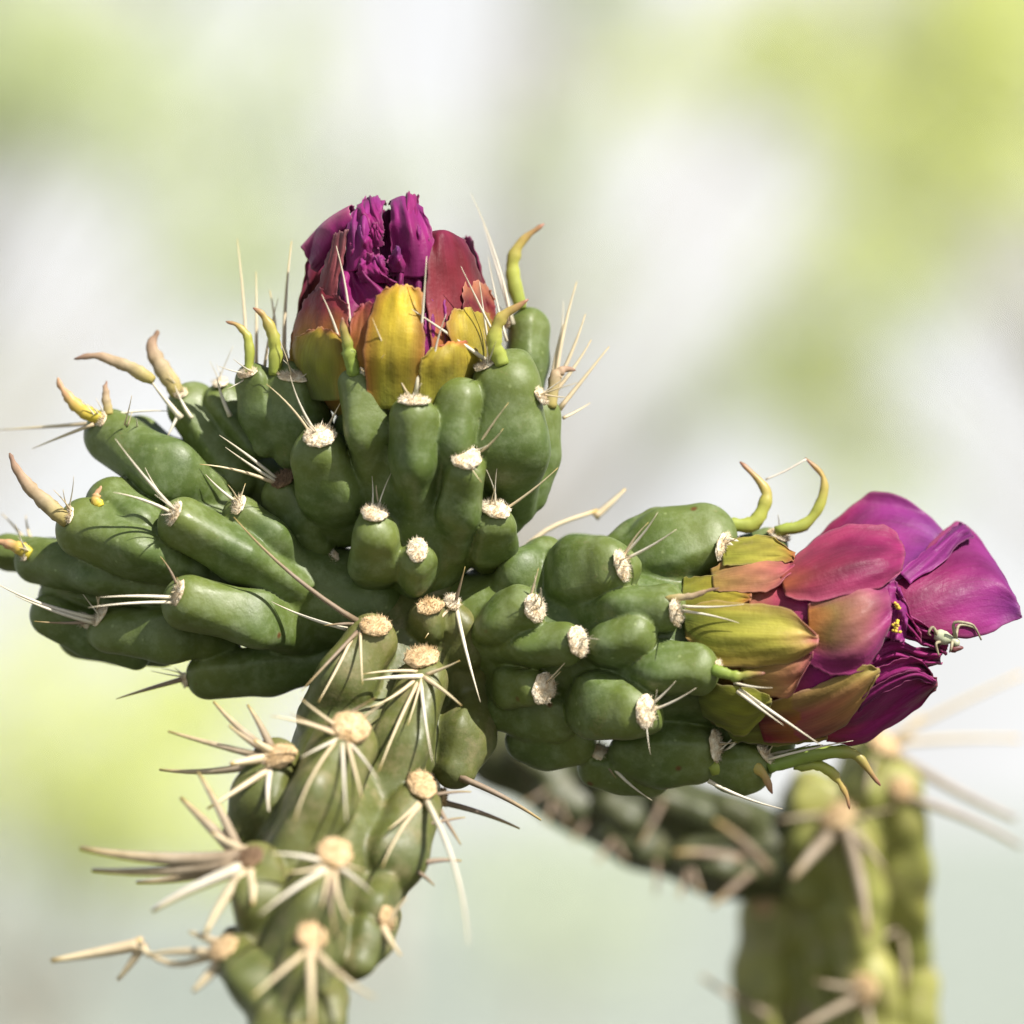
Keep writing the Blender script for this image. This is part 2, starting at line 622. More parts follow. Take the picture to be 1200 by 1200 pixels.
def surface_nets(D, lo, h):
    nx, ny, nz = D.shape
    ins = D < 0
    c = [ins[dx:nx - 1 + dx, dy:ny - 1 + dy, dz:nz - 1 + dz] for dx in (0, 1) for dy in (0, 1) for dz in (0, 1)]
    cnt = sum(x.astype(np.int8) for x in c)
    act = (cnt > 0) & (cnt < 8)
    ids = np.full(act.shape, -1, np.int64)
    idx = np.argwhere(act)
    ids[act] = np.arange(len(idx))
    S = np.zeros((len(idx), 3))
    C = np.zeros(len(idx))
    corners = np.array([(dx, dy, dz) for dx in (0, 1) for dy in (0, 1) for dz in (0, 1)])
    vals = np.stack([D[idx[:, 0] + a, idx[:, 1] + b, idx[:, 2] + e] for a, b, e in corners], 1)
    for i in range(8):
        for j in range(i + 1, 8):
            if np.abs(corners[i] - corners[j]).sum() != 1:
                continue
            m = (vals[:, i] < 0) != (vals[:, j] < 0)
            t = vals[m, i] / (vals[m, i] - vals[m, j])
            S[m] += corners[i] + t[:, None] * (corners[j] - corners[i])
            C[m] += 1
    V = lo + h * (idx + S / C[:, None])
    quads = []
    for axis in range(3):
        o1, o2 = [(1, 2), (2, 0), (0, 1)][axis]
        sl0 = [slice(None)] * 3
        sl1 = [slice(None)] * 3
        sl0[axis] = slice(0, D.shape[axis] - 1)
        sl1[axis] = slice(1, D.shape[axis])
        A, B = ins[tuple(sl0)], ins[tuple(sl1)]
        e = np.argwhere(A != B)
        ok = (e[:, o1] > 0) & (e[:, o2] > 0) & (e[:, o1] < D.shape[o1] - 1) & (e[:, o2] < D.shape[o2] - 1)
        e = e[ok]
        flip = A[e[:, 0], e[:, 1], e[:, 2]]

        def g(d1, d2):
            q = e.copy()
            q[:, o1] -= d1
            q[:, o2] -= d2
            return ids[q[:, 0], q[:, 1], q[:, 2]]
        q = np.stack([g(1, 1), g(0, 1), g(0, 0), g(1, 0)], 1)
        q[~flip] = q[~flip][:, ::-1]
        quads.append(q)
    Q = np.vstack(quads)
    Q = Q[(Q >= 0).all(1)]
    return V, Q


# ------------------------------------------------------------------ areoles, spines, leaves
def ico(sub=2):
    import bmesh
    bm = bmesh.new()
    bmesh.ops.create_icosphere(bm, subdivisions=sub, radius=1)
    V = np.array([v.co[:] for v in bm.verts])
    F = [tuple(v.index for v in f.verts) for f in bm.faces]
    bm.free()
    return V, F


ICO3 = ico(4)


def areole(fl, x, y, w, hgt, mat, tilt=None, bristles=300, name='areole', ang=0.0, push=0.0):
    """woolly cushion; w,hgt = size across and along the picture (px); ang = in-picture turn"""
    p, n = fl.hit(x, y)
    if tilt is not None:
        n = unit(n + RIGHT * tilt[0] + UP * tilt[1] - FWD * tilt[2])
    k = (p - CAM) @ FWD / DIST
    e1 = RIGHT * math.cos(ang) + UP * math.sin(ang)
    e1 = unit(e1 - n * (e1 @ n))
    e2 = np.cross(n, e1)
    V0, F0 = ICO3
    s = 1 + 0.07 * np.sin(V0[:, 0] * 5 + rng.uniform(0, 6)) * np.sin(V0[:, 1] * 6 + rng.uniform(0, 6)) + 0.05 * np.sin(V0[:, 0] * 17 + rng.uniform(0, 6)) * np.sin(V0[:, 1] * 19 + rng.uniform(0, 6)) + rng.normal(0, 0.035, len(V0))
    R1, R2, R3 = w / 2 * PX * k, hgt / 2 * PX * k, 0.32 * min(w, hgt) / 2 * PX * k
    L = V0 * s[:, None] * np.array([R1, R2, R3])
    V = p + n * (R3 * 0.12 + push * PX) + L[:, :1] * e1 + L[:, 1:2] * e2 + L[:, 2:] * n
    V, F = [V], list(F0)
    base = len(V0)
    for i in range(bristles):
        th = rng.uniform(0, 2 * np.pi)
        rr = math.sqrt(rng.uniform(0, 1)) * 0.95
        q = p + e1 * R1 * rr * math.cos(th) + e2 * R2 * rr * math.sin(th) + n * R3 * (0.3 + 0.9 * math.sqrt(max(0, 1 - rr * rr)))
        dirv = unit(n * 1.0 + (e1 * math.cos(th) * rr + e2 * math.sin(th) * rr) * 0.9 + rng.normal(0, 0.35, 3))
        ln = rng.uniform(2.0, 6.5) * PX * k
        sd = unit(np.cross(dirv, rng.normal(0, 1, 3)))
        up2 = np.cross(dirv, sd)
        b = 0.32 * PX * k
        V.append(np.array([q + sd * b, q - sd * b * 0.5 + up2 * b, q - sd * b * 0.5 - up2 * b, q + dirv * ln]))
        F += [(base, base + 1, base + 3), (base + 1, base + 2, base + 3), (base + 2, base, base + 3)]
        base += 4
    return mk(name, np.vstack(V), F, mat, fl.part)


def spine(fl, base, tip, w, mat=None, dz=None, bend=0.0, d0=None, name='spine', tipw=0.15):
    """base and tip pixels (or a list of pixels as base, tip=None), width px at base"""
    pts = list(base) if tip is None else [base, tip]
    if d0 is None:
        p0, n0 = fl.hit(*pts[0])
        p0 = p0 - n0 * 0.0003
    else:
        p0, n0 = P(*pts[0], d0), -FWD
    dep0 = ((p0 - CAM) @ FWD - DIST) / PX
    tot = sum(math.dist(pts[i], pts[i + 1]) for i in range(len(pts) - 1))
    if dz is None:
        dz = float(np.clip((n0 @ FWD), -1, 0.3)) * 0.55 * tot
        if fl is stem and pts[0][1] > 735:        # keep clear of the stem, which leans forward below
            dz -= (1.0 if pts[0][1] > 820 else 0.55) * max(0.0, pts[-1][1] - pts[0][1])
    W = [p0]
    acc = 0
    for i in range(1, len(pts)):
        acc += math.dist(pts[i], pts[i - 1])
        W.append(P(*pts[i], dep0 + dz * acc / tot))
    W = np.array(W)
    c = spline(W, 9)
    t = np.linspace(0, 1, 9)
    side = unit(np.cross(W[-1] - W[0], FWD))
    bend = bend or rng.uniform(-0.045, 0.045)
    c = c + (4 * t * (1 - t))[:, None] * side * bend * np.linalg.norm(W[-1] - W[0])
    k = (p0 - CAM) @ FWD / DIST
    r = 0.88 * w / 2 * PX * k * np.where(t < 0.1, 1.25 - 2.5 * t, 1.0 - (1 - tipw) * ((t - 0.1) / 0.9) ** 1.4)
    V, F, al = tube_geo(c, r, 6)
    return mk(name, V, F, mat or M_SPINE, fl.part, attrs={'along': al})


def horn(fl, pts, w, mat, dz=-10, d0=None, flat=0.7, name='leaf', prof=None):
    """fleshy curved leaf, swept through the pixels, thick near its base"""
    if d0 is None:
        p0, n0 = fl.hit(*pts[0])
        p0 = p0 - n0 * 0.0004
        d0 = ((p0 - CAM) @ FWD - DIST) / PX
    n = len(pts)
    W = [P(x, y, d0 + dz * i / (n - 1)) for i, (x, y) in enumerate(pts)]
    c = spline(W, 22)
    t = np.linspace(0, 1, 22)
    k = (c[0] - CAM) @ FWD / DIST
    pr = np.interp(t, *prof) if prof else np.interp(t, [0, 0.12, 0.45, 0.8, 0.95, 1.0], [0.8, 1.0, 0.92, 0.5, 0.28, 0.08])
    r = 0.70 * w / 2 * PX * k * pr * (1 + 0.06 * np.sin(t * 17 + rng.uniform(0, 6)) + 0.04 * np.sin(t * 41 + rng.uniform(0, 6)) + 0.16 * t * np.sin(t * 29 + rng.uniform(0, 6)))
    c = c + (0.9 * t[:, None] * PX) * (np.sin(t * 13 + rng.uniform(0, 6))[:, None] * UP + np.sin(t * 17 + rng.uniform(0, 6))[:, None] * RIGHT)
    V, F, al = tube_geo(c, r, 10, flat, twist=1.2)
    V = V + rng.normal(0, 0.035, (len(V), 1)) * (V - np.vstack([np.repeat(c, 10, 0), c[:1], c[-1:]])) * 2
    return mk(name, V, F, mat, fl.part, attrs={'along': al})


# ------------------------------------------------------------------ the flowering cactus in front
G0 = P(300, 1500, -560)
root = thing('cholla_cactus', (G0[0], G0[1], 0.0),
             'sharp green spiny cactus with two magenta flowers and lumpy joints on one stem', 'cactus')

# ---- main stem
stem = Flesh([(500, 705, 15, 44), (472, 770, 15, 62), (425, 880, -45, 74), (378, 990, -175, 70), (345, 1100, -310, 52), (338, 1185, -410, 34),
              (325, 1270, -480, 56), (300, 1500, -580, 74)])
ST = [((452, 945), (497, 802), 62), ((340, 1000), (404, 874), 70), ((335, 1120), (388, 1022), 66), ((440, 1060), (486, 950), 66),
      ((372, 838), (432, 752), 66), ((505, 745), (500, 722), 40), ((285, 975), (322, 895), 60), ((300, 1090), (300, 1015), 56),
      ((310, 1180), (272, 1120), 50), ((345, 1180), (362, 1112), 50), ((535, 900), (555, 830), 64), ((420, 1130), (445, 1075), 50),
      ((545, 790), (540, 735), 46), ((375, 1225), (385, 1180), 40), ((310, 1330), (325, 1235), 60)]
for a, b, w in ST:
    stem.add(a, b, w, hgt=0.8, rt=0.8, sink=0.25)
stem.add((528, 770), (527, 722), 46, dd=(-22, -34))
stem.add((560, 850), (548, 780), 60, dd=(20, 0))
stem.mirror()
stem.build('stem', M_OLD, root, h=0.00042, k=0.0014)

# ---- top joint
top = Flesh([(488, 668, 8, 42), (492, 610, 4, 76), (495, 520, 4, 96), (490, 462, 0, 86)])
TT = [((437, 682), (439, 628), 58, 0.45), ((487, 686), (488, 660), 46, 0.4), ((536, 640), (546, 556), 48, 0.5), ((575, 655), (580, 615), 54, 0.4),
      ((487, 590), (485, 490), 52, 0.45), ((436, 560), (420, 448), 52, 0.45), ((402, 615), (374, 535), 72, 0.42), ((348, 525), (340, 460), 78, 0.3),
      ((312, 520), (298, 448), 46, 0.4), ((600, 585), (596, 455), 88, 0.25), ((622, 580), (630, 488), 56, 0.3), ((372, 640), (336, 585), 60, 0.35),
      ((408, 692), (392, 668), 40, 0.35), ((520, 560), (540, 470), 56, 0.05)]
for a, b, w, hg in TT:
    top.add(a, b, w, hgt=hg + 0.6, rt=0.74, sink=0.45)
top.add((618, 460), (620, 385), 52, dd=(45, 60))
top.add((585, 600), (612, 520), 84, hgt=0.15)
top.mirror()
top.build('fruit', M_YOUNG, root, k=0.0014)

# ---- left joint
left = Flesh([(430, 705, 16, 56), (330, 690, 22, 60), (215, 652, 32, 70), (135, 642, 45, 52)])
LT = [((268, 592), (132, 512), 70, 0.7), ((352, 690), (214, 612), 56, 0.75), ((225, 668), (98, 618), 64, 0.7), ((372, 752), (222, 706), 62, 0.75),
      ((190, 690), (42, 655), 52, 0.6), ((262, 752), (132, 740), 60, 0.7), ((388, 778), (245, 792), 56, 0.6), ((160, 768), (60, 720), 52, 0.3),
      ((345, 655), (286, 606), 52, 0.3), ((200, 640), (130, 590), 60, 0.2)]
for a, b, w, hg in LT:
    left.add(a, b, w, hgt=hg + 0.65, rt=0.66, sink=0.45)
left.add((280, 560), (226, 478), 62, dd=(40, 60))
left.add((300, 520), (262, 470), 46, dd=(30, 45))
left.add((250, 590), (165, 515), 58, dd=(70, 85))
left.add((110, 660), (10, 648), 46, dd=(60, 80))
left.add((190, 760), (95, 745), 56, dd=(70, 75))
left.add((215, 725), (75, 702), 62, dd=(40, 55))
left.add((330, 640), (230, 560), 64, dd=(55, 65))
left.add((340, 590), (270, 530), 64, dd=(60, 72))
left.mirror()
left.build('side_joint', M_YOUNG, root, k=0.0012)

# ---- right joint
right = Flesh([(535, 722, 22, 50), (580, 735, 12, 52), (650, 748, 8, 66), (745, 755, 4, 82), (835, 765, 0, 84)])
RT = [((570, 742), (610, 716), 56, 0.4), ((582, 758), (662, 755), 46, 0.65), ((578, 806), (622, 808), 46, 0.5), ((648, 672), (712, 664), 74, 0.35),
      ((745, 655), (822, 632), 86, 0.30), ((690, 718), (776, 712), 54, 0.25), ((672, 822), (738, 836), 72, 0.5), ((735, 785), (815, 785), 56, 0.6),
      ((615, 868), (668, 868), 62, 0.3), ((740, 882), (812, 884), 72, 0.45), ((850, 902), (878, 900), 56, 0.35), ((590, 690), (636, 655), 58, 0.05),
      ((700, 760), (740, 745), 60, 0.05)]
for a, b, w, hg in RT:
    right.add(a, b, w, hgt=hg + 0.55, rt=0.76, sink=0.45)
right.add((720, 650), (772, 622), 56, dd=(10, 25))
right.add((850, 660), (900, 640), 46, dd=(25, 40))
right.add((700, 900), (760, 905), 60, dd=(20, 20))
right.add((590, 835), (650, 842), 60, dd=(-10, -25))
right.add((560, 690), (600, 668), 54, dd=(30, 30))
right.add((850, 850), (905, 868), 56, dd=(0, 5))
right.mirror()
right.build('budding_joint', M_YOUNG, root, k=0.0015)

# ---- areoles
for x, y, w, h_, m, tl in [
        (494, 771, 42, 46, M_WOOL_OLD, (0, .2, .3)), (411, 853, 46, 44, M_WOOL_OLD, (0, .2, .3)), (392, 1000, 42, 46, M_WOOL_OLD, (0, .3, .2)),
        (494, 920, 34, 56, M_WOOL_OLD, (0, .2, .2)), (440, 734, 38, 30, M_WOOL_OLD, (0, .6, .3)), (504, 711, 34, 22, M_WOOL_OLD, (0, .4, .4)),
        (530, 706, 18, 24, M_WOOL, (0, .2, .3)), (328, 886, 40, 30, M_WOOL_OLD, (-.3, .2, .2)), (292, 1006, 36, 34, M_WOOL_DARK, (-.3, .2, .2)),
        (262, 1112, 36, 46, M_WOOL_OLD, (-.2, .3, .1)), (365, 1098, 36, 46, M_WOOL_OLD, (0, .3, .2)), (521, 934, 22, 26, M_WOOL_OLD, (.4, 0, 0)),
        (566, 690, 24, 26, M_WOOL_OLD, (.2, .4, .2)), (452, 1078, 30, 34, M_WOOL_OLD, (.5, .2, 0))]:
    areole(stem, x, y, w, h_, m, tl, ang=0.35)
for x, y, w, h_, tl, an in [
        (439, 602, 31, 34, (0, .5, .3), 0.2), (489, 645, 24, 34, (0, .2, .4), 0), (546, 537, 36, 38, (0, .3, .3), 0.5), (580, 597, 38, 28, (.1, .4, .2), -0.6),
        (485, 470, 38, 18, (0, .6, .2), 0), (375, 512, 40, 34, (-.1, .4, .2), 0.5), (345, 442, 42, 18, (0, .9, .1), -0.5), (430, 436, 16, 12, (0, .7, .2), 0),
        (570, 428, 30, 16, (-.2, .8, .1), 0.4), (632, 464, 26, 20, (.2, .6, 0), -0.4), (388, 657, 22, 26, (-.3, .2, .2), 0), (332, 562, 30, 26, (-.3, .3, .2), 0.4),
        (597, 378, 14, 18, (-.5, .3, 0), 0), (290, 438, 24, 14, (0, .8, 0), 0)]:
    areole(top, x, y, w, h_, M_WOOL_DARK if (x, y) == (332, 562) else M_WOOL, tl, ang=an)
for x, y, w, h_, tl, an in [
        (205, 602, 18, 32, (-.9, .2, 0), -0.5), (209, 695, 18, 32, (-.9, 0, 0), -0.4), (118, 722, 18, 30, (-.9, .2, 0), -0.6), (100, 727, 26, 16, (-.6, -.3, 0), -0.4),
        (215, 797, 18, 20, (-.8, -.3, 0), -0.4), (280, 592, 18, 26, (-.6, .3, .1), -0.3), (120, 492, 14, 22, (-.8, .4, 0), 0), (82, 604, 14, 24, (-.9, .3, 0), 0),
        (258, 450, 18, 26, (-.2, .7, 0), 0.3), (212, 462, 16, 18, (-.3, .7, 0), 0), (30, 648, 12, 22, (-.9, .2, 0), 0)]:
    areole(left, x, y, w, h_, M_WOOL, tl, bristles=200, ang=an)
for x, y, w, h_, tl, an in [
        (626, 713, 30, 36, (.5, 0, .3), 0.5), (677, 752, 30, 38, (.5, 0, .3), 0.3), (637, 807, 32, 38, (.4, 0, .4), -0.3), (728, 663, 22, 40, (.7, .1, .2), 0.3),
        (846, 640, 22, 40, (.8, .1, .1), -0.4), (791, 718, 20, 34, (.7, 0, .2), 0.2), (756, 834, 30, 40, (.6, 0, .2), -0.1), (838, 874, 26, 38, (.7, 0, .1), 0.1),
        (896, 884, 30, 22, (.6, .4, 0), -0.6), (703, 882, 22, 24, (.3, -.3, .2), 0), (840, 781, 12, 14, (.7, 0, 0), 0), (912, 628, 30, 18, (.4, .6, 0), 0.4)]:
    areole(right, x, y, w, h_, M_WOOL, tl, ang=an)

# ---- spines
SB = grad_mat('sheathed_tan_spine', [(0.0, (0.24, 0.18, 0.12)), (0.4, (0.38, 0.31, 0.22)), (0.85, (0.44, 0.35, 0.20)), (1.0, (0.36, 0.28, 0.09))], 0.7, 0.35)
SG = grad_mat('weathered_grey_spine', [(0.0, (0.24, 0.19, 0.13)), (0.6, (0.34, 0.28, 0.21)), (1.0, (0.30, 0.23, 0.13))], 0.6, 0.4)
SP, SW, SD = M_SPINE, M_SPINE_WHITE, M_SPINE_DARK
for b, t, w, m in [
        # upper stem cushions
        ((488, 792), (424, 797), 7, SW), ((480, 799), (434, 829), 6, SP), ((486, 806), (444, 904), 5.5, SP), ((494, 806), (507, 893), 5.5, SW),
        ((502, 797), (541, 827), 6.5, SP), ((505, 787), (539, 774), 5, SP), ((482, 786), (425, 790), 5, SP), ((492, 800), (478, 850), 4, SP),
        ((537, 718), (563, 823), 6, SW), ((524, 716), (498, 748), 5, SP), ((534, 704), (545, 664), 5, SD),
        ((422, 745), (425, 802), 4.5, SP), ((414, 744), (353, 810), 5.5, SD), ((410, 750), (373, 823), 5, SP), ((413, 722), (274, 606), 7, SD),
        ((408, 730), (380, 733), 5, SD), ((392, 729), (318, 705), 5, SW),
        # middle cushion
        ((396, 850), (352, 818), 6, SP), ((388, 858), (317, 839), 6.5, SP), ((394, 854), (340, 836), 5, SD), ((390, 874), (345, 963), 5, SP),
        ((402, 878), (406, 963), 5.5, SW), ((410, 876), (425, 937), 6.5, SP), ((415, 876), (443, 914), 5.5, SW), ((390, 868), (352, 888), 5, SW),
        ((425, 838), (455, 818), 4, SP), ((400, 840), (440, 818), 5, SD),
        # lower cushion
        ((374, 1008), (317, 1000), 8, SW), ((376, 1014), (338, 1022), 7, SP), ((376, 1022), (304, 1072), 9, SW), ((385, 1026), (377, 1064), 7, SP),
        ((395, 1026), (411, 1082), 8, SP), ((402, 1020), (436, 1047), 8, SW), ((404, 1012), (428, 1020), 6, SP), ((392, 1028), (395, 1098), 7, SD),
        # right-hand cushion
        ((500, 940), (549, 1107), 8, SW), ((490, 948), (448, 1016), 6, SP), ((486, 944), (455, 972), 6, SP), ((504, 944), (520, 975), 5, SP),
        # bottom cushions
        ((363, 1118), (366, 1204), 12, SP), ((374, 1116), (439, 1169), 11, SP), ((350, 1120), (296, 1168), 9, SP), ((372, 1112), (402, 1140), 7, SP),
        ((452, 1088), (470, 1120), 12, SP), ((456, 1080), (476, 1052), 8, SP)]:
    L_ = math.dist(b, t)
    spine(stem, (b[0] + 7 * (b[0] - t[0]) / L_, b[1] + 7 * (b[1] - t[1]) / L_), t, w, m)
for b, t, w, m, dz in [
        ((521, 940), (609, 971), 6.5, SD, 20), ((540, 912), (634, 961), 7, SD, 25), ((520, 950), (540, 990), 5, SD, 10), ((500, 1011), (541, 1009), 6, SD, 20),
        ((490, 1022), (509, 1038), 5, SD, 20), ((512, 930), (552, 928), 4, SD, 20), ((505, 965), (545, 958), 4, SD, 30),
        ((318, 888), (197, 857), 8, SD, 20), ((312, 878), (250, 822), 9, SD, 20), ((318, 876), (290, 826), 9, SD, 30), ((312, 880), (268, 850), 7, SD, -10),
        ((316, 900), (243, 948), 8, SP, -10), ((316, 902), (315, 951), 7, SW, -10), ((312, 892), (187, 902), 9, SD, 60),
        ((310, 886), (270, 895), 12, SP, -20), ((318, 880), (298, 868), 10, SP, -20),
        ((282, 1004), (94, 994), 17, SD, 40), ((280, 1010), (108, 1020), 14, SD, 60), ((276, 1000), (212, 935), 14, SD, 60), ((278, 998), (232, 905), 11, SD, 70),
        ((282, 1016), (178, 1068), 14, SW, 30), ((286, 1020), (240, 1096), 13, SP, 30), ((292, 1020), (296, 1060), 11, SP, 0), ((276, 1012), (160, 1034), 12, SD, 80),
        ((286, 996), (248, 976), 10, SP, 20), ((300, 1004), (270, 990), 8, SP, 20),
        ((252, 1118), (170, 1120), 10, SP, 40), ((254, 1128), (226, 1162), 13, SP, 20), ((256, 1104), (222, 1092), 10, SP, 30)]:
    spine(stem, b, t, w * 1.25, SB if m is SD and b[0] < 330 else m, dz=dz - 0.9 * max(0, t[1] - b[1]), tipw=0.3)
# forked spine of the lowest cushion
spine(stem, [(250, 1120), (205, 1128), (170, 1112), (162, 1100)], None, 9, SP, dz=60, tipw=0.8)
for t_, w in (((60, 1126), 17), ((138, 1148), 13)):
    spine(stem, (168, 1106), t_, w, SP, d0=-290, dz=10, tipw=0.35)

for b, t, w, m in [
        ((556, 528), (596, 472), 4, SP), ((560, 532), (590, 502), 4, SP), ((592, 596), (654, 548), 4, SP), ((422, 597), (423, 540), 3.5, SP),
        ((443, 592), (441, 560), 3.5, SP), ((384, 500), (400, 470), 3.5, SP), ((386, 660), (332, 671), 5, SP), ((326, 562), (257, 510), 5, SW), ((326, 565), (264, 524), 4.5, SW), ((325, 567), (234, 544), 5, SP), ((362, 505), (312, 450), 3.5, SP), ((368, 502), (340, 440), 3.5, SW)]:
    spine(top, b, t, w, m)
for b, t, w, m, d0, dz in [
        ((412, 432), (394, 288), 5, SW, -95, -10), ((405, 430), (377, 345), 5, SW, -100, -20), ((487, 466), (500, 300), 5.5, SW, -118, -25), ((572, 424), (482, 362), 5.5, SW, -85, -50),
        ((400, 432), (448, 360), 4, SP, -100, -20), ((506, 440), (523, 368), 4, SW, -118, -20), ((480, 466), (436, 372), 4, SP, -118, -30), ((588, 410), (540, 312), 4, SW, -75, -40),
        ((575, 420), (562, 330), 4, SW, -70, -20), ((600, 380), (551, 226), 4, SW, 30, 20), ((602, 380), (566, 262), 4, SW, 35, 20), ((594, 400), (572, 300), 3.5, SW, 0, 20),
        ((340, 438), (333, 400), 4, SP, 0, 10), ((333, 430), (342, 282), 6, SP, 20, 30), ((321, 435), (316, 340), 6, SP, 30, 30), ((290, 430), (278, 280), 5, SP, 40, 30),
        ((300, 430), (300, 318), 5, SP, 30, 30), ((310, 430), (326, 350), 4, SP, 10, 20), ((650, 455), (676, 330), 6, SP, 30, 20), ((650, 455), (686, 368), 6, SP, 20, 10),
        ((648, 462), (693, 398), 6, SP, 10, 10), ((655, 480), (714, 406), 6.5, SP, 10, 10), ((645, 460), (660, 380), 5, SP, 30, 20), ((660, 490), (692, 472), 4, SP, 10, 20),
        ((648, 458), (660, 352), 4, SW, 40, 30)]:
    spine(top, b, t, w, m, d0=d0, dz=dz)

for b, t, w, m in [
        ((204, 596), (135, 514), 5, SW), ((200, 600), (133, 577), 5, SW), ((198, 592), (170, 548), 4, SW), ((203, 700), (117, 700), 5, SW), ((203, 706), (104, 712), 4.5, SW),
        ((206, 684), (188, 652), 4, SD), ((113, 724), (-4, 684), 7, SW), ((112, 730), (18, 698), 6, SW), ((112, 727), (40, 728), 5, SD), ((211, 795), (136, 819), 7, SD),
        ((276, 586), (241, 556), 4.5, SW)]:
    spine(left, b, t, w, m)
for b, t, w, m, d0, dz in [
        
        ((110, 497), (38, 526), 5, SP, 10, 40), ((130, 494), (-2, 504), 6, SP, 40, 70), ((212, 490), (172, 440), 8, SW, 20, -10), ((208, 488), (196, 512), 5, SW, 20, -10),
        ((225, 490), (205, 452), 5, SW, 20, 10), ((270, 488), (254, 442), 6, SW, 10, -5), ((132, 486), (200, 482), 4, SW, 20, 0), ((40, 650), (2, 602), 6, SP, 70, 40),
        ((40, 640), (30, 604), 6, SP, 70, 30)]:
    spine(left, b, t, w, m, d0=d0, dz=dz)

for b, t, w, m in [
        ((622, 700), (631, 666), 4, SP), ((731, 650), (771, 600), 4.5, SW), ((733, 655), (793, 620), 4.5, SW), ((732, 652), (760, 612), 4, SP), ((800, 710), (872, 708), 4, SW),
        ((799, 716), (866, 730), 4, SW), ((688, 752), (740, 750), 4, SW), ((764, 826), (792, 798), 4, SW), ((766, 832), (816, 806), 4, SW), ((709, 888), (764, 938), 5, SW),
        ((706, 890), (722, 912), 4, SD), ((848, 880), (897, 834), 4.5, SW), ((850, 634), (968, 700), 5, SW), ((852, 630), (930, 662), 4.5, SW), ((904, 884), (950, 872), 4.5, SW),
        ((850, 640), (905, 655), 4, SW), ((848, 780), (915, 768), 4, SW)]:
    spine(right, b, t, w, m)
spine(right, [(684, 738), (704, 724), (717, 730)], None, 3.5, SP, dz=-20)
for b, t, w, m, d0, dz in [
        ((866, 808), (963, 874), 5.5, SW, -110, -25), ((864, 810), (918, 850), 5, SW, -110, -25), ((830, 915), (917, 948), 5, SW, -40, -10), ((860, 800), (905, 806), 4, SW, -110, -20),
        ((900, 890), (1000, 868), 4, SW, -40, -20)]:
    spine(right, b, t, w, m, d0=d0, dz=dz)
spine(right, [(588, 668), (640, 622), (700, 598)], None, 7, SP, d0=60, dz=40, tipw=0.7)
spine(right, (697, 606), (733, 573), 10, SP, d0=100, dz=5, tipw=0.3)

# ---- fine bristle spines that surround the young cushions
def bristle_spines(fl, x, y, n, l0, l1):
    p, nr = fl.hit(x, y)
    for _ in range(n):
        dv = unit(nr + 0.25 * UP + rng.normal(0, 0.45, 3))
        L = rng.uniform(l0, l1) * PX
        side = unit(np.cross(dv, rng.normal(0, 1, 3)))
        q = p + rng.normal(0, 3.5, 3) * PX - nr * 1.0 * PX
        c = np.array([q + dv * L * t + side * L * 0.12 * t * t for t in np.linspace(0, 1, 6)])
        V, F, al = tube_geo(c, np.linspace(1.25, 0.3, 6) * PX, 5)
        mk('spine', V, F, SW if rng.random() < 0.6 else SP, fl.part, attrs={'along': al})


for fl, pts in ((top, [(439, 598), (546, 532), (580, 593), (485, 468), (375, 508), (345, 440), (430, 434), (570, 426), (632, 462), (597, 376), (290, 436)]),
                (left, [(205, 600), (209, 693), (118, 720), (215, 796), (280, 590), (120, 490), (82, 602), (258, 448), (212, 460), (30, 646), (150, 500)]),
                (right, [(626, 710), (677, 750), (637, 805), (728, 660), (846, 638), (791, 716), (756, 832), (838, 872), (896, 882), (703, 880), (912, 626)])):
    for x, y in pts:
        bristle_spines(fl, x, y, 3, 14, 52)

# ---- fleshy leaves
for fl, pts, w, m, dz, d0 in [
        (top, [(415, 440), (408, 408), (400, 372)], 25, M_LEAF_GREEN, -14, None), (top, [(321, 440), (323, 408), (314, 378), (297, 360)], 24, M_LEAF, -6, None),
        (top, [(291, 440), (292, 404), (284, 386), (265, 376)], 17, M_LEAF, 0, None), (top, [(589, 428), (579, 400), (589, 372), (620, 350)], 28, M_LEAF, -10, None),
        (top, [(611, 362), (601, 322), (607, 288), (637, 263)], 26, M_LEAF, 0, 50), (top, [(645, 478), (650, 446), (658, 434), (674, 434)], 22, M_LEAF_DRY, 4, None),
        (left, [(122, 492), (95, 480), (78, 462), (67, 443)], 24, M_LEAF_YELLOW, 8, None), (left, [(128, 486), (124, 464), (124, 446)], 16, M_LEAF_DRY, 10, None),
        (left, [(80, 612), (52, 588), (26, 560), (10, 530)], 28, M_LEAF_DRY, 0, None), (left, [(210, 462), (190, 432), (178, 408), (185, 386)], 30, M_LEAF_DRY, 10, None),
        (left, [(180, 446), (150, 430), (118, 418), (86, 420)], 22, M_LEAF_DRY, 20, 10), (left, [(118, 594), (112, 584), (118, 570)], 18, M_LEAF_YELLOW, 4, None),
        (left, [(36, 650), (18, 640), (-6, 634)], 24, M_LEAF_YELLOW, 6, None),
        (right, [(846, 614), (880, 614), (897, 590), (893, 566), (866, 542)], 26, M_LEAF, 6, 10), (right, [(908, 622), (944, 614), (963, 586), (964, 560), (944, 536)], 20, M_LEAF, 0, 20),
        (right, [(834, 784), (862, 792), (896, 788)], 20, M_LEAF_GREEN, -12, None), (right, [(780, 702), (812, 698), (842, 688)], 13, M_LEAF_DRY, -18, None),
        (right, [(832, 902), (864, 892), (888, 900), (906, 930)], 30, M_LEAF, -14, None), (right, [(900, 900), (948, 884), (1000, 884), (1031, 920)], 28, M_LEAF_GREEN, -10, None),
        (right, [(930, 896), (962, 898), (984, 916), (996, 948)], 20, M_LEAF, 4, -20)]:
    horn(fl, pts, w, m, dz, d0)


# ------------------------------------------------------------------ petals
def lerp_rows(rows, n):
    return np.array([spline(np.asarray(r, float), n) for r in rows])


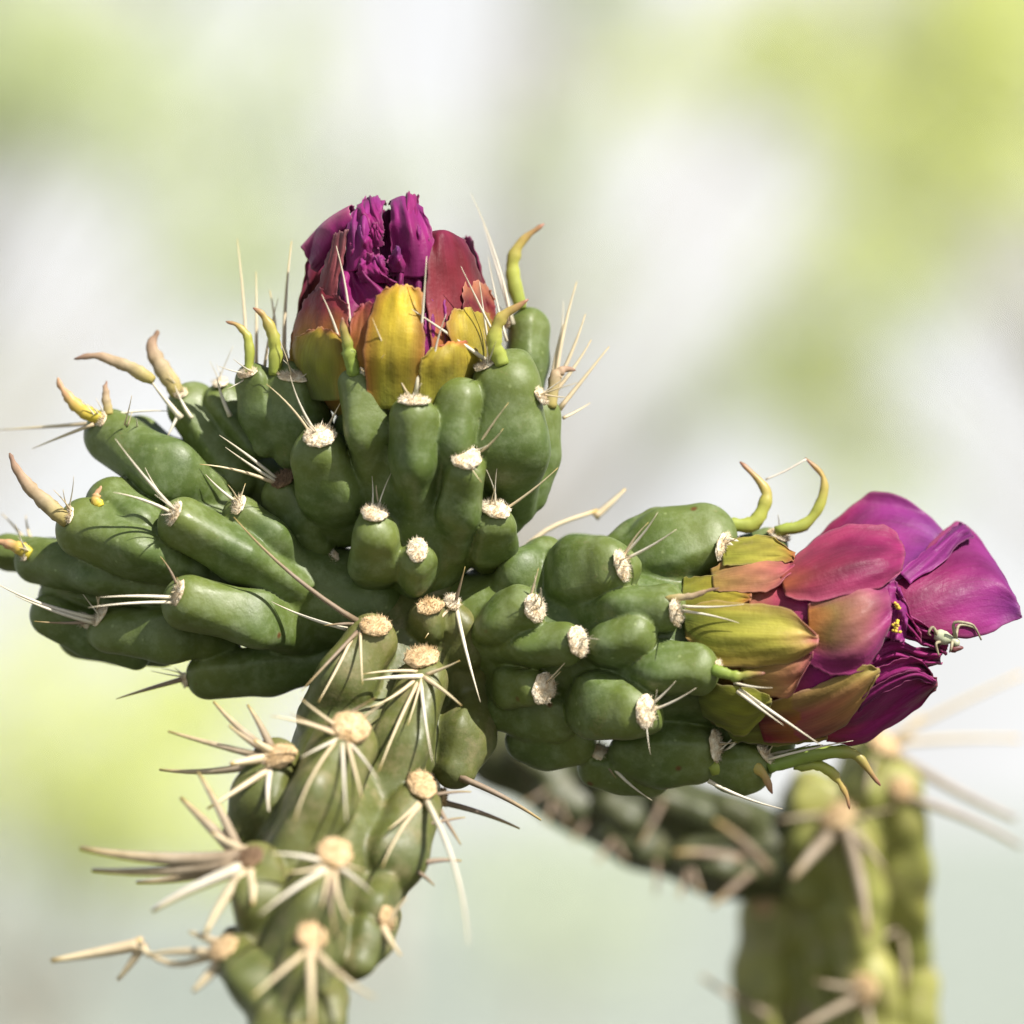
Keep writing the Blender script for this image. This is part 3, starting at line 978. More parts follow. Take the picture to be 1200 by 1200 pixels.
def petal(parent, rows, env, stops, off=0.0, lip=2.2, edge=None, wr=0.0, wfreq=5.0, curl=0.0, nu=40, nv=46, name='petal', z=None, thick=1.6, tipr=True, cup=0.0, back=False, seed=None):
    """rows of photo positions from base to tip; env(x, y) gives depth of the flower's round"""
    sd = rng.uniform(0, 60, 8) if seed is None else np.random.default_rng(seed).uniform(0, 60, 8)
    m = max(len(r) for r in rows)
    G = lerp_rows([spline(np.asarray([q[:3] if len(q) > 2 else (*q, 0.0) for q in r], float), 5) for r in rows], nu)      # rows x nu x 3
    G = np.stack([spline(G[:, j], nv) for j in range(nu)], 1)            # nv x nu x 3
    u = np.linspace(-1, 1, nu)[None, :] * np.ones((nv, 1))
    v = np.linspace(0, 1, nv)[:, None] * np.ones((1, nu))
    x, y = G[..., 0], G[..., 1]
    # ragged tip and margin
    jag = np.sin(v * 11 + sd[0]) + 0.6 * np.sin(v * 27 + u * 2 + sd[3]) + 0.4 * np.sin(v * 53 + sd[4])
    x = x + (np.abs(u) ** 4) * 1.1 * jag * np.sign(u + 1e-6)
    y = y + (np.abs(u) ** 4) * 1.0 * np.roll(jag, 3, axis=0) + np.clip((v - 0.8) / 0.2, 0, 1) ** 2 * 1.2 * (np.sin(u * 9 + sd[5]) + 0.6 * np.sin(u * 21 + sd[6]))
    d = env(x, y) - off - G[..., 2]
    w = np.sin(u * wfreq + sd[2] + 1.7 * np.sin(v * 3.1 + sd[3])) + 0.5 * np.sin(u * wfreq * 1.7 + v * 5 + sd[4]) + 0.5 * np.sin(v * 8 + u * 3 + sd[5]) + 0.14 * np.sin(u * wfreq * 3.3 + v * 11 + sd[6])
    d = d - wr * w * np.clip(v * 1.6, 0.15, 1.0)
    if wr > 3.5:        # sharp crumple creases
        a1 = u * 3.1 + 1.1 * np.sin(v * 4.3 + sd[1]) + sd[4]
        a2 = v * 6.5 + 1.6 * np.sin(u * 2.6 + sd[5]) + sd[7]
        cr = (1 - 2 * np.abs(np.sin(a1 * 1.1))) + 0.7 * (1 - 2 * np.abs(np.sin(a2 * 0.8))) + 0.22 * (1 - 2 * np.abs(np.sin(a1 * 2.1 + a2 * 1.3)))
        d = d - 0.6 * wr * cr * np.clip(v * 1.4, 0.1, 1)
        x = x + 0.3 * wr * np.sin(a2 * 0.9 + 1) * np.clip(v, 0, 1)
        y = y + 0.3 * wr * np.sin(a1 * 1.2 + 2) * np.clip(v, 0, 1)
    d = d - curl * np.clip((v - 0.65) / 0.35, 0, 1) ** 2 + cup * u * u
    lp = np.clip((np.abs(u) - 0.72) / 0.28, 0, 1) ** 2 * (0.6 + 0.8 * np.sin(v * 5 + sd[2] + 2 * np.sign(u))) + 1.1 * np.clip((v - 0.86) / 0.14, 0, 1) ** 2 * np.sin(u * 3.5 + sd[6])
    d = d - lip * lp
    d = d - 0.55 * np.sin(u * 13 + 1.4 * np.sin(v * 5 + sd[0]) + sd[1]) * np.sin(v * 3.1) * 0.6     # soft ribs
    if back:
        d = -d
    W = np.zeros((nv, nu, 3))
    k = (DIST + d * PX) / DIST
    W = CAM + FWD * (DIST + d * PX)[..., None] + (RIGHT * (x - 600)[..., None] + UP * (600 - y)[..., None]) * PX * k[..., None]
    # closed thin shell
    du = np.gradient(W, axis=1)
    dv = np.gradient(W, axis=0)
    N = np.cross(du, dv)
    N /= np.linalg.norm(N, axis=-1)[..., None] + 1e-15
    th = thick * PX * (1 - 0.5 * np.abs(u) ** 4)[..., None]
    A, B = (W + N * th / 2).reshape(-1, 3), (W - N * th / 2).reshape(-1, 3)
    V = np.vstack([A, B])
    n = nu * nv
    F = []
    for i in range(nv - 1):
        for j in range(nu - 1):
            a = i * nu + j
            F.append((a, a + 1, a + nu + 1, a + nu))
            F.append((n + a, n + a + nu, n + a + nu + 1, n + a + 1))
    rim = [j for j in range(nu)] + [i * nu + nu - 1 for i in range(1, nv)] + [(nv - 1) * nu + j for j in range(nu - 2, -1, -1)] + [i * nu for i in range(nv - 2, 0, -1)]
    for a, b in zip(rim, rim[1:] + rim[:1]):
        F.append((b, a, n + a, n + b))
    ps = [s[0] for s in stops]
    col = np.stack([np.interp(v + 0.05 * np.sin(u * 6 + sd[6]), ps, [s[1][c] for s in stops]) for c in range(3)], -1)
    if edge is not None:
        e = (np.clip((np.abs(u + edge[2]) - 0.45) / 0.5, 0, 1) * edge[1])[..., None]
        col = col * (1 - e) + np.array(edge[0]) * e
    blot = 0.5 + 0.35 * np.sin(u * 3.3 + sd[7]) * np.sin(v * 5.1 + sd[0]) + 0.3 * np.sin(u * 9 + v * 4 + sd[3]) * np.sin(v * 13 + sd[5])
    col = col * (0.74 + 0.5 * blot[..., None])
    rim_ = np.clip(np.maximum((np.abs(u) - 0.90) / 0.10, (v - 0.94) / 0.06), 0, 1)[..., None] * 0.38      # paler margin
    col = col * (1 - rim_) + (0.55 * col + np.array([0.22, 0.12, 0.14])) * rim_
    col = col.reshape(-1, 3)
    uv = np.stack([(u + 1) / 2 + sd[1], v + sd[2]], -1).reshape(-1, 2)
    return mk(name, V, F, M_PETAL, parent, color=np.vstack([col, col]), uv=np.vstack([uv, uv]))


def z1(*rows):     # positions read in the enlarged view of the top flower
    return [[(300 + q[0] / 2.857, 200 + q[1] / 2.857, *(q[2:])) for q in r] for r in rows]


def z5(*rows):     # ... and of the right-hand flower
    return [[(780 + q[0] / 2.857, 520 + q[1] / 2.857, *(q[2:])) for q in r] for r in rows]


YEL, YGR, OLI = (0.42, 0.33, 0.035), (0.27, 0.28, 0.035), (0.125, 0.16, 0.028)
ORG, RED, PNK = (0.40, 0.15, 0.035), (0.165, 0.012, 0.022), (0.28, 0.036, 0.052)
MAG, DMG, PUR, VIO = (0.27, 0.012, 0.140), (0.17, 0.007, 0.090), (0.27, 0.024, 0.195), (0.18, 0.026, 0.19)
ROSE = (0.22, 0.011, 0.072)


def smooth_table(xs, ys, blur):
    g = np.arange(xs[0], xs[-1] + 1.0)
    v = np.interp(g, xs, ys)
    pad = np.concatenate([np.full(blur, v[0]), v, np.full(blur, v[-1])])
    kern = np.hanning(2 * blur + 3)[1:-1]
    return g, np.convolve(pad, kern / kern.sum(), 'valid')


ET = smooth_table([228, 240, 262, 300, 340, 390, 420, 445, 500], [30, 66, 88, 98, 104, 118, 118, 106, 90], 16)
ER = smooth_table([790, 830, 870, 930, 1000, 1060, 1120, 1210], [74, 96, 108, 116, 118, 104, 84, 58], 26)


def env_top(x, y):
    R = np.interp(y, *ET)
    return -np.sqrt(np.maximum(R * R - (x - 461) ** 2, 4.0))


def core_mesh(name, prof, axis_pts, parent, stops, wr):
    """closed crumpled inner corolla as a swept round"""
    n, s = 40, 48
    c = spline(np.array([P(*q) for q in axis_pts]), n)
    t = np.linspace(0, 1, n)
    r = np.interp(t, prof[0], prof[1])
    a = np.linspace(0, 2 * np.pi, s, endpoint=False)
    ph = rng.uniform(0, 6, 4)
    T, N, B = frames(c)
    V, C, U = [], [], []
    for i in range(n):
        rr = r[i] * (1 + wr * (np.sin(a * 7 + 2 * np.sin(t[i] * 6) + ph[0]) + 0.6 * np.sin(a * 13 + t[i] * 11 + ph[1])) * np.clip(t[i] * 1.5, 0.1, 1)) * PX
        V.append(c[i] + rr[:, None] * (np.cos(a)[:, None] * N[i] + np.sin(a)[:, None] * B[i]))
        cc = np.array([np.interp(t[i], [q[0] for q in stops], [q[1][k] for q in stops]) for k in range(3)])
        C.append(np.tile(cc, (s, 1)))
        U.append(np.stack([a / 6.283 * 3, np.full(s, t[i])], 1))
    V, C, U = np.vstack(V), np.vstack(C), np.vstack(U)
    F = [(i * s + j, i * s + (j + 1) % s, (i + 1) * s + (j + 1) % s, (i + 1) * s + j) for i in range(n - 1) for j in range(s)]
    F.append(tuple(range(s))[::-1])
    F.append(tuple((n - 1) * s + j for j in range(s)))
    return mk(name, V, F, M_PETAL, parent, color=C, uv=U)


fl_top = core_mesh('flower', ([0, 0.25, 0.5, 0.75, 0.92, 1.0], [84, 104, 98, 88, 70, 40]), [(485, 470, 0), (468, 420, 0), (460, 360, 0), (457, 312, 0)], root,
                   [(0, YGR), (0.3, ORG), (0.5, DMG), (1, DMG)], 0.05)
fl_top['label'] = 'wilted closed magenta flower with yellow scales'
pt = lambda rows, stops, **kw: petal(fl_top, rows, env_top, stops, **kw)
# inner magenta petals
pt(z1([(290, 620), (450, 620), (610, 620)], [(272, 450), (430, 450), (610, 450)], [(282, 350), (360, 345, 4), (440, 350, -6)], [(300, 270), (360, 265, 6), (420, 285, -10)]),
   [(0, PNK), (0.4, MAG), (1, MAG)], off=-4, wr=7, wfreq=8)
pt(z1([(440, 600), (520, 600), (600, 600)], [(440, 450), (520, 455), (610, 450)], [(455, 340), (520, 340, 4), (610, 350)], [(455, 280, -10), (520, 270), (600, 290)]),
   [(0, MAG), (0.5, DMG), (1, MAG)], off=-8, wr=5, wfreq=8)
pt(z1([(450, 350, -12), (530, 360), (600, 350)], [(452, 270, -12), (530, 265, 10), (598, 270)], [(448, 180, -8), (520, 170, 12), (585, 195)], [(448, 110, -10), (500, 92, 0), (560, 130, -6)], [(452, 105, -50), (500, 98, -60), (550, 130, -55)]),
   [(0, DMG), (0.4, MAG), (0.8, PUR), (1, MAG)], off=2, wr=4, wfreq=6)
pt(z1([(300, 340), (360, 330), (425, 320, -14)], [(300, 250), (360, 240, 8), (415, 240, -14)], [(312, 170), (365, 165, 10), (420, 165, -16)], [(335, 120), (375, 100, 0), (430, 102, -14)], [(340, 118, -50), (380, 104, -60), (430, 110, -55)]),
   [(0, MAG), (0.5, PUR), (1, MAG)], off=0, wr=4.5, wfreq=7)
pt(z1([(395, 330, -20), (440, 340, -16), (480, 330, -16)], [(390, 245, -66), (440, 250, -70), (485, 245, -60)], [(385, 180, -76), (440, 180, -80), (480, 170, -70)], [(395, 120, -70), (440, 130, -76), (465, 112, -66)]),
   [(0, DMG), (0.5, DMG), (1, DMG)], off=0, wr=5)
for q, (x, y, hw, hh) in enumerate([(385, 150, 42, 60), (520, 150, 38, 70), (360, 240, 40, 50), (545, 240, 40, 55), (405, 215, 22, 40), (480, 300, 34, 40), (395, 330, 50, 45)]):
    pt(z1([(x - hw, y + hh, -10), (x, y + hh, -4), (x + hw, y + hh, -12)], [(x - hw * 1.1, y, -4), (x, y, 6), (x + hw * .9, y, -6)], [(x - hw * .6, y - hh, -8), (x, y - hh * 1.05, 0), (x + hw * .7, y - hh * .9, -12)]),
       [(0, DMG), (0.5, MAG), (1, (PUR, MAG, VIO)[q % 3])], off=5, wr=4.6, wfreq=4, seed=40 + q)
# rolled left-hand petal
pt(z1([(205, 345, -30), (270, 260, -20), (330, 190, -20)], [(180, 310, -6), (250, 225, 0), (325, 160, 0)], [(155, 270, -4), (225, 190, 6), (312, 128, 6)], [(160, 245, -20), (235, 168, -14), (320, 112, -10)], [(200, 250, -46), (265, 185, -44), (335, 130, -40)]),
   [(0, DMG), (0.3, MAG), (0.55, (0.42, 0.09, 0.2)), (0.8, PUR), (1, DMG)], off=4, wr=1.5)  # light pink stop paints a highlight along the roll
pt(z1([(165, 470), (215, 470), (275, 470)], [(205, 380), (240, 385, 5), (275, 390)], [(235, 300), (262, 300, 6), (290, 300)], [(258, 215), (280, 205, 4), (312, 200)]),
   [(0, RED), (0.5, (0.26, 0.06, 0.07)), (1, (0.16, 0.05, 0.06))], off=5, wr=1.5)
# red right-hand petals
pt(z1([(590, 620), (690, 620), (785, 600)], [(575, 480), (690, 490), (802, 480)], [(572, 370), (680, 370, 6), (765, 385)], [(578, 270), (660, 265, 8), (735, 300)], [(590, 205, -8), (640, 205, 2), (700, 238, -6)], [(600, 215, -40), (650, 215, -44), (700, 245, -40)]),
   [(0, ORG), (0.2, PNK), (0.5, RED), (0.85, (0.19, 0.012, 0.05)), (1, MAG)], off=5, wr=3, wfreq=4)
pt(z1([(700, 560), (750, 560), (798, 540)], [(690, 450), (745, 450, 6), (803, 460)], [(700, 370), (750, 372, 4), (785, 400)]),
   [(0, ORG), (0.5, RED), (1, (0.5, 0.2, 0.1))], off=9, wr=2)
pt(z1([(560, 640), (600, 640), (640, 640)], [(565, 520), (600, 520), (635, 520)], [(575, 430), (605, 430), (640, 430)]), [(0, MAG), (1, PUR)], off=3, wr=3)
# outer scales
pt(z1([(110, 640), (200, 650), (310, 640)], [(128, 520), (210, 520), (310, 530)], [(160, 440), (230, 440), (310, 460)], [(195, 400), (230, 395), (275, 420)]),
   [(0, YEL), (0.3, ORG), (0.6, PNK), (1, RED)], off=9, wr=1.5)
pt(z1([(150, 760), (225, 770), (300, 765)], [(112, 650), (200, 660, 4), (310, 660)], [(125, 570), (210, 570, 4), (300, 580)], [(180, 535), (225, 525), (275, 545)]),
   [(0, OLI), (0.4, YGR), (0.8, YEL), (1, ORG)], off=15, wr=1.5, edge=(ORG, 0.5, 0))
pt(z1([(300, 760), (360, 770), (420, 770)], [(300, 620), (360, 620), (430, 620)], [(320, 500), (370, 490), (430, 490)], [(345, 450), (385, 440), (430, 445)]),
   [(0, YEL), (0.4, ORG), (1, PNK)], off=10, wr=1.5)
pt(z1([(375, 790), (460, 800), (560, 790)], [(362, 640), (460, 640, 4), (562, 640)], [(372, 520), (470, 520, 5), (562, 520)], [(400, 430), (480, 430, 3), (560, 440)], [(440, 390), (490, 382), (550, 392)]),
   [(0, YGR), (0.25, YEL), (0.7, (0.62, 0.46, 0.03)), (1, (0.6, 0.36, 0.05))], off=18, wr=1.6, wfreq=4, edge=(ORG, 0.8, 0.0))
pt(z1([(670, 720), (730, 720), (790, 700)], [(655, 600), (730, 600, 3), (808, 600)], [(640, 520), (720, 520, 3), (800, 530)], [(655, 468), (715, 460), (785, 480)]),
   [(0, YGR), (0.5, YEL), (1, YEL)], off=14, wr=1.5, edge=(ORG, 0.5, 0))
pt(z1([(540, 800), (640, 800), (730, 790)], [(545, 700), (645, 700, 4), (750, 690)], [(552, 640), (650, 640, 4), (748, 630)], [(580, 600), (655, 592), (740, 590)], [(610, 590, -4), (660, 572, -4), (735, 575, -4)]),
   [(0, YGR), (0.5, YEL), (0.75, YEL), (1, (0.55, 0.16, 0.06))], off=19, wr=1.6)
for k, (x0, x1) in enumerate(((120, 330), (300, 520), (480, 700), (620, 800))):      # far side
    xm = (x0 + x1) / 2
    pt(z1([(x0, 780), (xm, 780), (x1, 780)], [(x0, 560), (xm, 560), (x1, 560)], [(x0 + 40, 360), (xm, 350), (x1 - 40, 360)], [(x0 + 70, 230), (xm, 220), (x1 - 70, 240)]),
       [(0, YGR), (0.4, ORG), (0.6, RED), (1, MAG)], off=6 + 3 * (k % 2), wr=3, back=True)

# ---- right-hand flower
def env_right(x, y):
    R = np.interp(x, *ER)
    cy = np.interp(x, [800, 900, 1000, 1200], [760, 756, 745, 715])
    q = np.clip(np.abs(y - cy) / R, 0, 1.35)
    return -R * np.where(q < 0.9, np.sqrt(np.maximum(1 - np.minimum(q, 0.9) ** 2, 0.0)), 0.436 - 0.97 * (q - 0.9))


fl_right = core_mesh('flower', ([0, 0.2, 0.5, 0.75, 0.92, 1.0], [80, 96, 98, 82, 52, 24]), [(815, 765, 0), (880, 762, 0), (960, 755, 0), (1045, 752, 0)], root,
                     [(0, OLI), (0.3, ORG), (0.55, PNK), (0.75, DMG), (1, DMG)], 0.05)
fl_right['label'] = 'half-open magenta flower pointing sideways with pale insect'
pr = lambda rows, stops, **kw: petal(fl_right, rows, env_right, stops, **kw)
# big purple petals at the back
pr(z5([(430, 390, -60), (470, 440, -40), (520, 490, -40)], [(555, 265, -60), (600, 370, -50), (640, 480, -44)], [(690, 165, -60), (715, 310, -48), (740, 470, -40)], [(830, 195, -60), (825, 320, -46), (800, 440, -36)], [(935, 298, -60), (900, 340, -44), (860, 400, -36)]),
   [(0, RED), (0.3, ROSE), (0.6, PUR), (1, VIO)], wr=3, wfreq=3, name='petal')
pr(z5([(740, 450, -40), (750, 540, -40), (770, 640, -36)], [(830, 400, -40), (850, 510, -30), (850, 650, -24)], [(920, 300, -44), (950, 460, -26), (960, 655, -20)], [(1000, 262, -50), (1060, 440, -26), (1060, 640, -22)], [(1085, 370, -44), (1135, 480, -26), (1130, 612, -22)], [(1150, 480, -40), (1180, 535, -26), (1195, 585, -22)]),
   [(0, ROSE), (0.35, (0.24, 0.012, 0.105)), (0.7, PUR), (1, VIO)], wr=3.2, wfreq=4, name='petal')
pr(z5([(780, 430, -30), (800, 450, -30), (820, 470, -30)], [(880, 350, -34), (900, 370, -26), (920, 400, -26)], [(950, 290, -38), (975, 300, -26), (995, 330, -26)], [(990, 262, -40), (1010, 280, -30), (1035, 310, -30)]),
   [(0, PUR), (1, (0.16, 0.01, 0.14))], wr=3, off=4)
# crumpled middle
for q, (a, b, c, e) in enumerate([((650, 640), (760, 600), (870, 640), (940, 690)), ((660, 740), (760, 700), (850, 720), (925, 720)), ((650, 560), (720, 520), (790, 560), (850, 640)), ((700, 800), (780, 770), (850, 760), (890, 790))]):
    hw = 46
    pr(z5([(a[0], a[1] - hw), a, (a[0], a[1] + hw)], [(b[0], b[1] - hw), b, (b[0], b[1] + hw)], [(c[0], c[1] - hw * .8), c, (c[0], c[1] + hw * .8)], [(e[0], e[1] - 22), e, (e[0], e[1] + 22)]),
       [(0, MAG), (0.5, (0.27, 0.013, 0.14)), (1, (0.30, 0.015, 0.13))], off=-22 + 6 * q, wr=6, wfreq=7)
pr(z5([(725, 470), (740, 560), (740, 650)], [(760, 460), (775, 560, 5), (770, 660)], [(790, 480), (815, 570, 3), (800, 660)]), [(0, MAG), (1, PUR)], off=-4, wr=4, wfreq=6)
# bottom petal
pr(z5([(520, 900), (530, 950), (540, 1000)], [(630, 880), (640, 950), (650, 1005)], [(740, 800), (740, 890), (740, 960)], [(830, 770), (835, 830), (835, 890)], [(905, 785), (910, 805), (905, 826)]),
   [(0, PNK), (0.3, (0.26, 0.012, 0.12)), (0.7, MAG), (1, RED)], off=2, wr=3.4, wfreq=4)
pr(z5([(640, 900), (650, 880), (660, 850)], [(740, 830), (745, 810), (750, 780)], [(830, 790), (835, 775), (840, 760)], [(900, 805), (905, 800), (908, 792)]), [(0, DMG), (1, MAG)], off=10, wr=3)
# rosy middle petals
pr(z5([(270, 480), (280, 560), (290, 650)], [(390, 430), (400, 620), (400, 840)], [(500, 420), (510, 640), (500, 860)], [(590, 480), (600, 640), (580, 790)]), [(0, (0.42, 0.20, 0.08)), (0.3, (0.38, 0.06, 0.10)), (0.7, MAG), (1, MAG)], off=2, wr=3)
pr(z5([(380, 430), (390, 470), (400, 510)], [(480, 335), (495, 430, 11), (510, 530)], [(600, 272), (620, 385, 14), (630, 500)], [(720, 272), (735, 370, 13), (730, 478)], [(775, 300, -6), (802, 365, 0), (785, 435, -6)]),
   [(0, (0.34, 0.09, 0.04)), (0.25, (0.26, 0.03, 0.06)), (0.6, (0.22, 0.012, 0.075)), (1, (0.28, 0.016, 0.115))], off=12, wr=2.2, curl=-8, lip=4, edge=((0.36, 0.05, 0.14), 0.5, 0))
pr(z5([(475, 540), (478, 630), (480, 740)], [(560, 505), (570, 640, 9), (560, 775)], [(660, 470), (670, 625, 11), (650, 765)], [(740, 465, -6), (758, 570, 4), (725, 680, -6)]),
   [(0, ORG), (0.3, (0.20, 0.12, 0.035)), (0.65, (0.36, 0.13, 0.12)), (0.85, (0.34, 0.07, 0.15)), (1, MAG)], off=9, wr=2.4, edge=(MAG, 0.9, 0.3), curl=-10, lip=4)  # pale pink stop past the olive is a painted gloss highlight
# outer scales
pr(z5([(60, 450), (55, 500), (60, 560)], [(150, 440), (155, 500), (150, 560)], [(230, 470), (235, 510), (225, 550)], [(285, 508), (288, 518), (282, 528)]), [(0, YGR), (0.7, YEL), (1, ORG)], off=10, wr=1)
pr(z5([(150, 420), (155, 450), (160, 490)], [(260, 360), (270, 430, 4), (270, 500)], [(370, 370), (375, 430, 4), (370, 480)], [(430, 395), (432, 410), (425, 425)]), [(0, (0.36, 0.24, 0.06)), (0.45, (0.46, 0.20, 0.11)), (1, (0.42, 0.06, 0.12))], off=12, wr=2)
pr(z5([(180, 330), (190, 360), (190, 410)], [(300, 305), (310, 355), (310, 400)], [(380, 325), (390, 360), (380, 395)], [(430, 365), (433, 378), (428, 395)]), [(0, YGR), (0.6, (0.42, 0.36, 0.06)), (1, ORG)], off=17, wr=1)
pr(z5([(250, 740), (255, 770), (260, 810)], [(360, 705), (365, 780, 3), (355, 850)], [(430, 690), (440, 770, 3), (420, 840)], [(490, 685), (495, 700), (488, 725)]), [(0, (0.30, 0.24, 0.05)), (0.5, (0.46, 0.22, 0.10)), (1, (0.40, 0.10, 0.12))], off=9, wr=2)
pr(z5([(300, 870), (310, 930), (330, 1000)], [(440, 835), (450, 920, 3), (450, 1000)], [(560, 785), (575, 870, 4), (560, 965)], [(650, 742), (670, 810, 3), (640, 900)], [(710, 752), (718, 762), (705, 785)]),
   [(0, RED), (0.25, ORG), (0.2, (0.36, 0.07, 0.09)), (0.6, (0.46, 0.22, 0.09)), (1, (0.44, 0.33, 0.08))], off=10, wr=2.2, edge=((0.26, 0.24, 0.05), 0.6, -0.4))
pr(z5([(65, 560), (60, 600), (70, 650)], [(150, 525), (155, 630, 4), (160, 735)], [(300, 535), (310, 640, 6), (300, 748)], [(420, 560), (430, 645, 4), (420, 735)], [(505, 635), (514, 655), (505, 678)]),
   [(0, OLI), (0.25, (0.32, 0.33, 0.04)), (0.65, (0.45, 0.41, 0.07)), (0.85, (0.48, 0.33, 0.10)), (1, (0.46, 0.14, 0.12))], off=17, wr=1.8, edge=((0.40, 0.20, 0.06), 0.5, 0.1))
pr(z5([(115, 820), (112, 860), (125, 910)], [(180, 805), (180, 880, 4), (190, 955)], [(270, 815), (275, 895, 4), (270, 978)], [(350, 845), (355, 865), (345, 890)]), [(0, OLI), (0.6, YGR), (1, YGR)], off=17, wr=1.2)
pr(z5([(200, 930), (210, 970), (230, 1000)], [(330, 920), (340, 970), (350, 1010)], [(450, 930), (460, 970), (460, 1005)], [(540, 950), (545, 970), (540, 990)]), [(0, OLI), (1, (0.3, 0.2, 0.04))], off=6, wr=1.2)
for k, (y0, y1) in enumerate(((400, 580), (520, 740), (680, 860), (800, 980))):       # far side
    ym = (y0 + y1) / 2
    pr(z5([(80, y0), (80, ym), (80, y1)], [(300, y0), (300, ym), (300, y1)], [(520, y0 + 20), (530, ym), (520, y1 - 20)], [(680, y0 + 60), (700, ym), (680, y1 - 60)]),
       [(0, OLI), (0.4, ORG), (0.7, PNK), (1, MAG)], off=6 + 3 * (k % 2), wr=2.5, back=True)
# stamens showing in the mouth
V0, F0 = ico(1)
for q in range(16):
    x, y = ((782, 548), (772, 612))[q % 4 > 0]
    x, y = x + rng.normal(0, 9), y + rng.normal(0, 14)
    p = P(780 + x / 2.857, 520 + y / 2.857, -112 + rng.uniform(-4, 6))
    st = P(780 + x / 2.857 - 12, 520 + y / 2.857 + 3, -80)
    V, F, _ = tube_geo(spline(np.array([st, p]), 4), 0.6 * PX, 5)
    nv = len(V)
    V = np.vstack([V, p + V0 * np.array([2.4, 1.8, 2.0]) * PX * rng.uniform(0.7, 1.2)])
    mk('stamen', V, list(F) + [tuple(i + nv for i in f) for f in F0], M_STAMEN, fl_right)

# ------------------------------------------------------------------ trunk below, down to the soil
def trunk_down(parent, start, end, r0, r1, mat, bend):
    pts = spline(np.array([start, (np.array(start) + np.array(end)) / 2 + np.array(bend), end]), 60)
    t = np.linspace(0, 1, 60)
    s = 24
    T, N, B = frames(pts)
    a = np.linspace(0, 2 * np.pi, s, endpoint=False)
    V = []
    for i in range(60):
        pinch = 1 - 0.25 * np.exp(-((t[i] * 5 % 1) - 0.5) ** 2 / 0.01)
        r = (r0 + (r1 - r0) * t[i]) * pinch * (1 + 0.12 * np.sin(8 * a) * np.sin(t[i] * 70 + 3 * np.round(8 * a / 6.28)))
        V.append(pts[i] + r[:, None] * (np.cos(a)[:, None] * N[i] + np.sin(a)[:, None] * B[i]))
    V = np.vstack(V)
    F = [(i * s + j, i * s + (j + 1) % s, (i + 1) * s + (j + 1) % s, (i + 1) * s + j) for i in range(59) for j in range(s)]
    F += [tuple(range(s))[::-1], tuple(59 * s + j for j in range(s))]
    return mk('trunk', V, F, mat, parent)


trunk_down(root, P(302, 1490, -575), np.array([G0[0], G0[1], -0.03]), 0.0105, 0.024, M_TRUNK_CACTUS, (0.03, 0.02, 0))

# ------------------------------------------------------------------ the out-of-focus cactus behind
BD = 760
G1 = P(955, 1700, BD)
back = thing('cholla_cactus', (G1[0], G1[1], 0.0),
             'blurred yellow-green cactus stem with a dark side branch, behind the flowering one', 'cactus')
bst = Flesh([(1015, 920, BD, 40), (1000, 985, BD + 20, 46), (980, 1100, BD + 60, 40), (970, 1210, BD + 60, 40), (960, 1400, BD + 60, 44)], 0.006)
BT = [((893, 1240), (900, 1066), 72), ((888, 1430), (884, 1250), 70), ((1006, 1130), (1002, 980), 66), ((1030, 1300), (1018, 1145), 76), ((1064, 1120), (1054, 925), 64),
      ((1066, 1330), (1074, 1150), 54), ((946, 1030), (955, 940), 68), ((1015, 960), (1020, 895), 60)]
for a, b, w in BT:
    bst.add(a, b, w, hgt=0.8, rt=0.95, sink=-0.6)
bst.mirror()
bst.build('stem', M_BACK, back, h=0.0006, k=0.0025, wob=0.0005)
bbr = Flesh([(930, 1005, BD, 48), (850, 992, BD + 5, 52), (760, 958, BD + 20, 52), (680, 918, BD + 40, 48), (590, 875, BD + 60, 42), (540, 850, BD + 70, 28)], 0.006)
for a, b, w in [((880, 1020), (810, 1010), 46), ((850, 970), (780, 940), 46), ((790, 1010), (720, 975), 44), ((760, 940), (700, 905), 42), ((700, 960), (650, 930), 40), ((660, 920), (610, 885), 36), ((880, 970), (850, 950), 44), ((760, 975), (715, 945), 44)]:
    bbr.add(a, b, w, hgt=0.25, rt=0.8, sink=0.4)
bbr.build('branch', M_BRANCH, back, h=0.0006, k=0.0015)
for x, y, w, h_ in [(1035, 872, 44, 40), (982, 958, 46, 44), (1012, 1160, 34, 40), (896, 1060, 30, 26), (1056, 925, 30, 30)]:
    areole(bst, x, y, w, h_, M_WOOL_OLD, (0, .3, .2))
for b, t, w, m, dz in [
        ((1058, 880), (1190, 960), 13, SD, 20), ((1062, 935), (1196, 992), 11, SP, 30), ((1050, 862), (1070, 862), 9, SP, 0), ((978, 972), (928, 1030), 20, SP, -60),
        ((990, 970), (1018, 1096), 18, SP, -60), ((996, 972), (1035, 1018), 10, SP, -30), ((996, 960), (1046, 948), 8, SP, -20), ((968, 955), (912, 962), 8, SP, -20),
        ((1010, 1168), (930, 1210), 14, SP, -60), ((1010, 1160), (955, 1150), 10, SP, -50), ((900, 1190), (822, 1144), 11, SP, -10), ((1014, 1170), (1030, 1230), 10, SP, -40),
        ((1052, 1090), (1012, 1108), 9, SP, -20), ((1056, 1096), (1060, 1160), 9, SP, -20), ((1030, 875), (1015, 930), 8, SP, -30), ((944, 1175), (950, 1240), 12, SP, -20)]:
    spine(bst, b, t, w, SG, dz=dz, tipw=0.45)
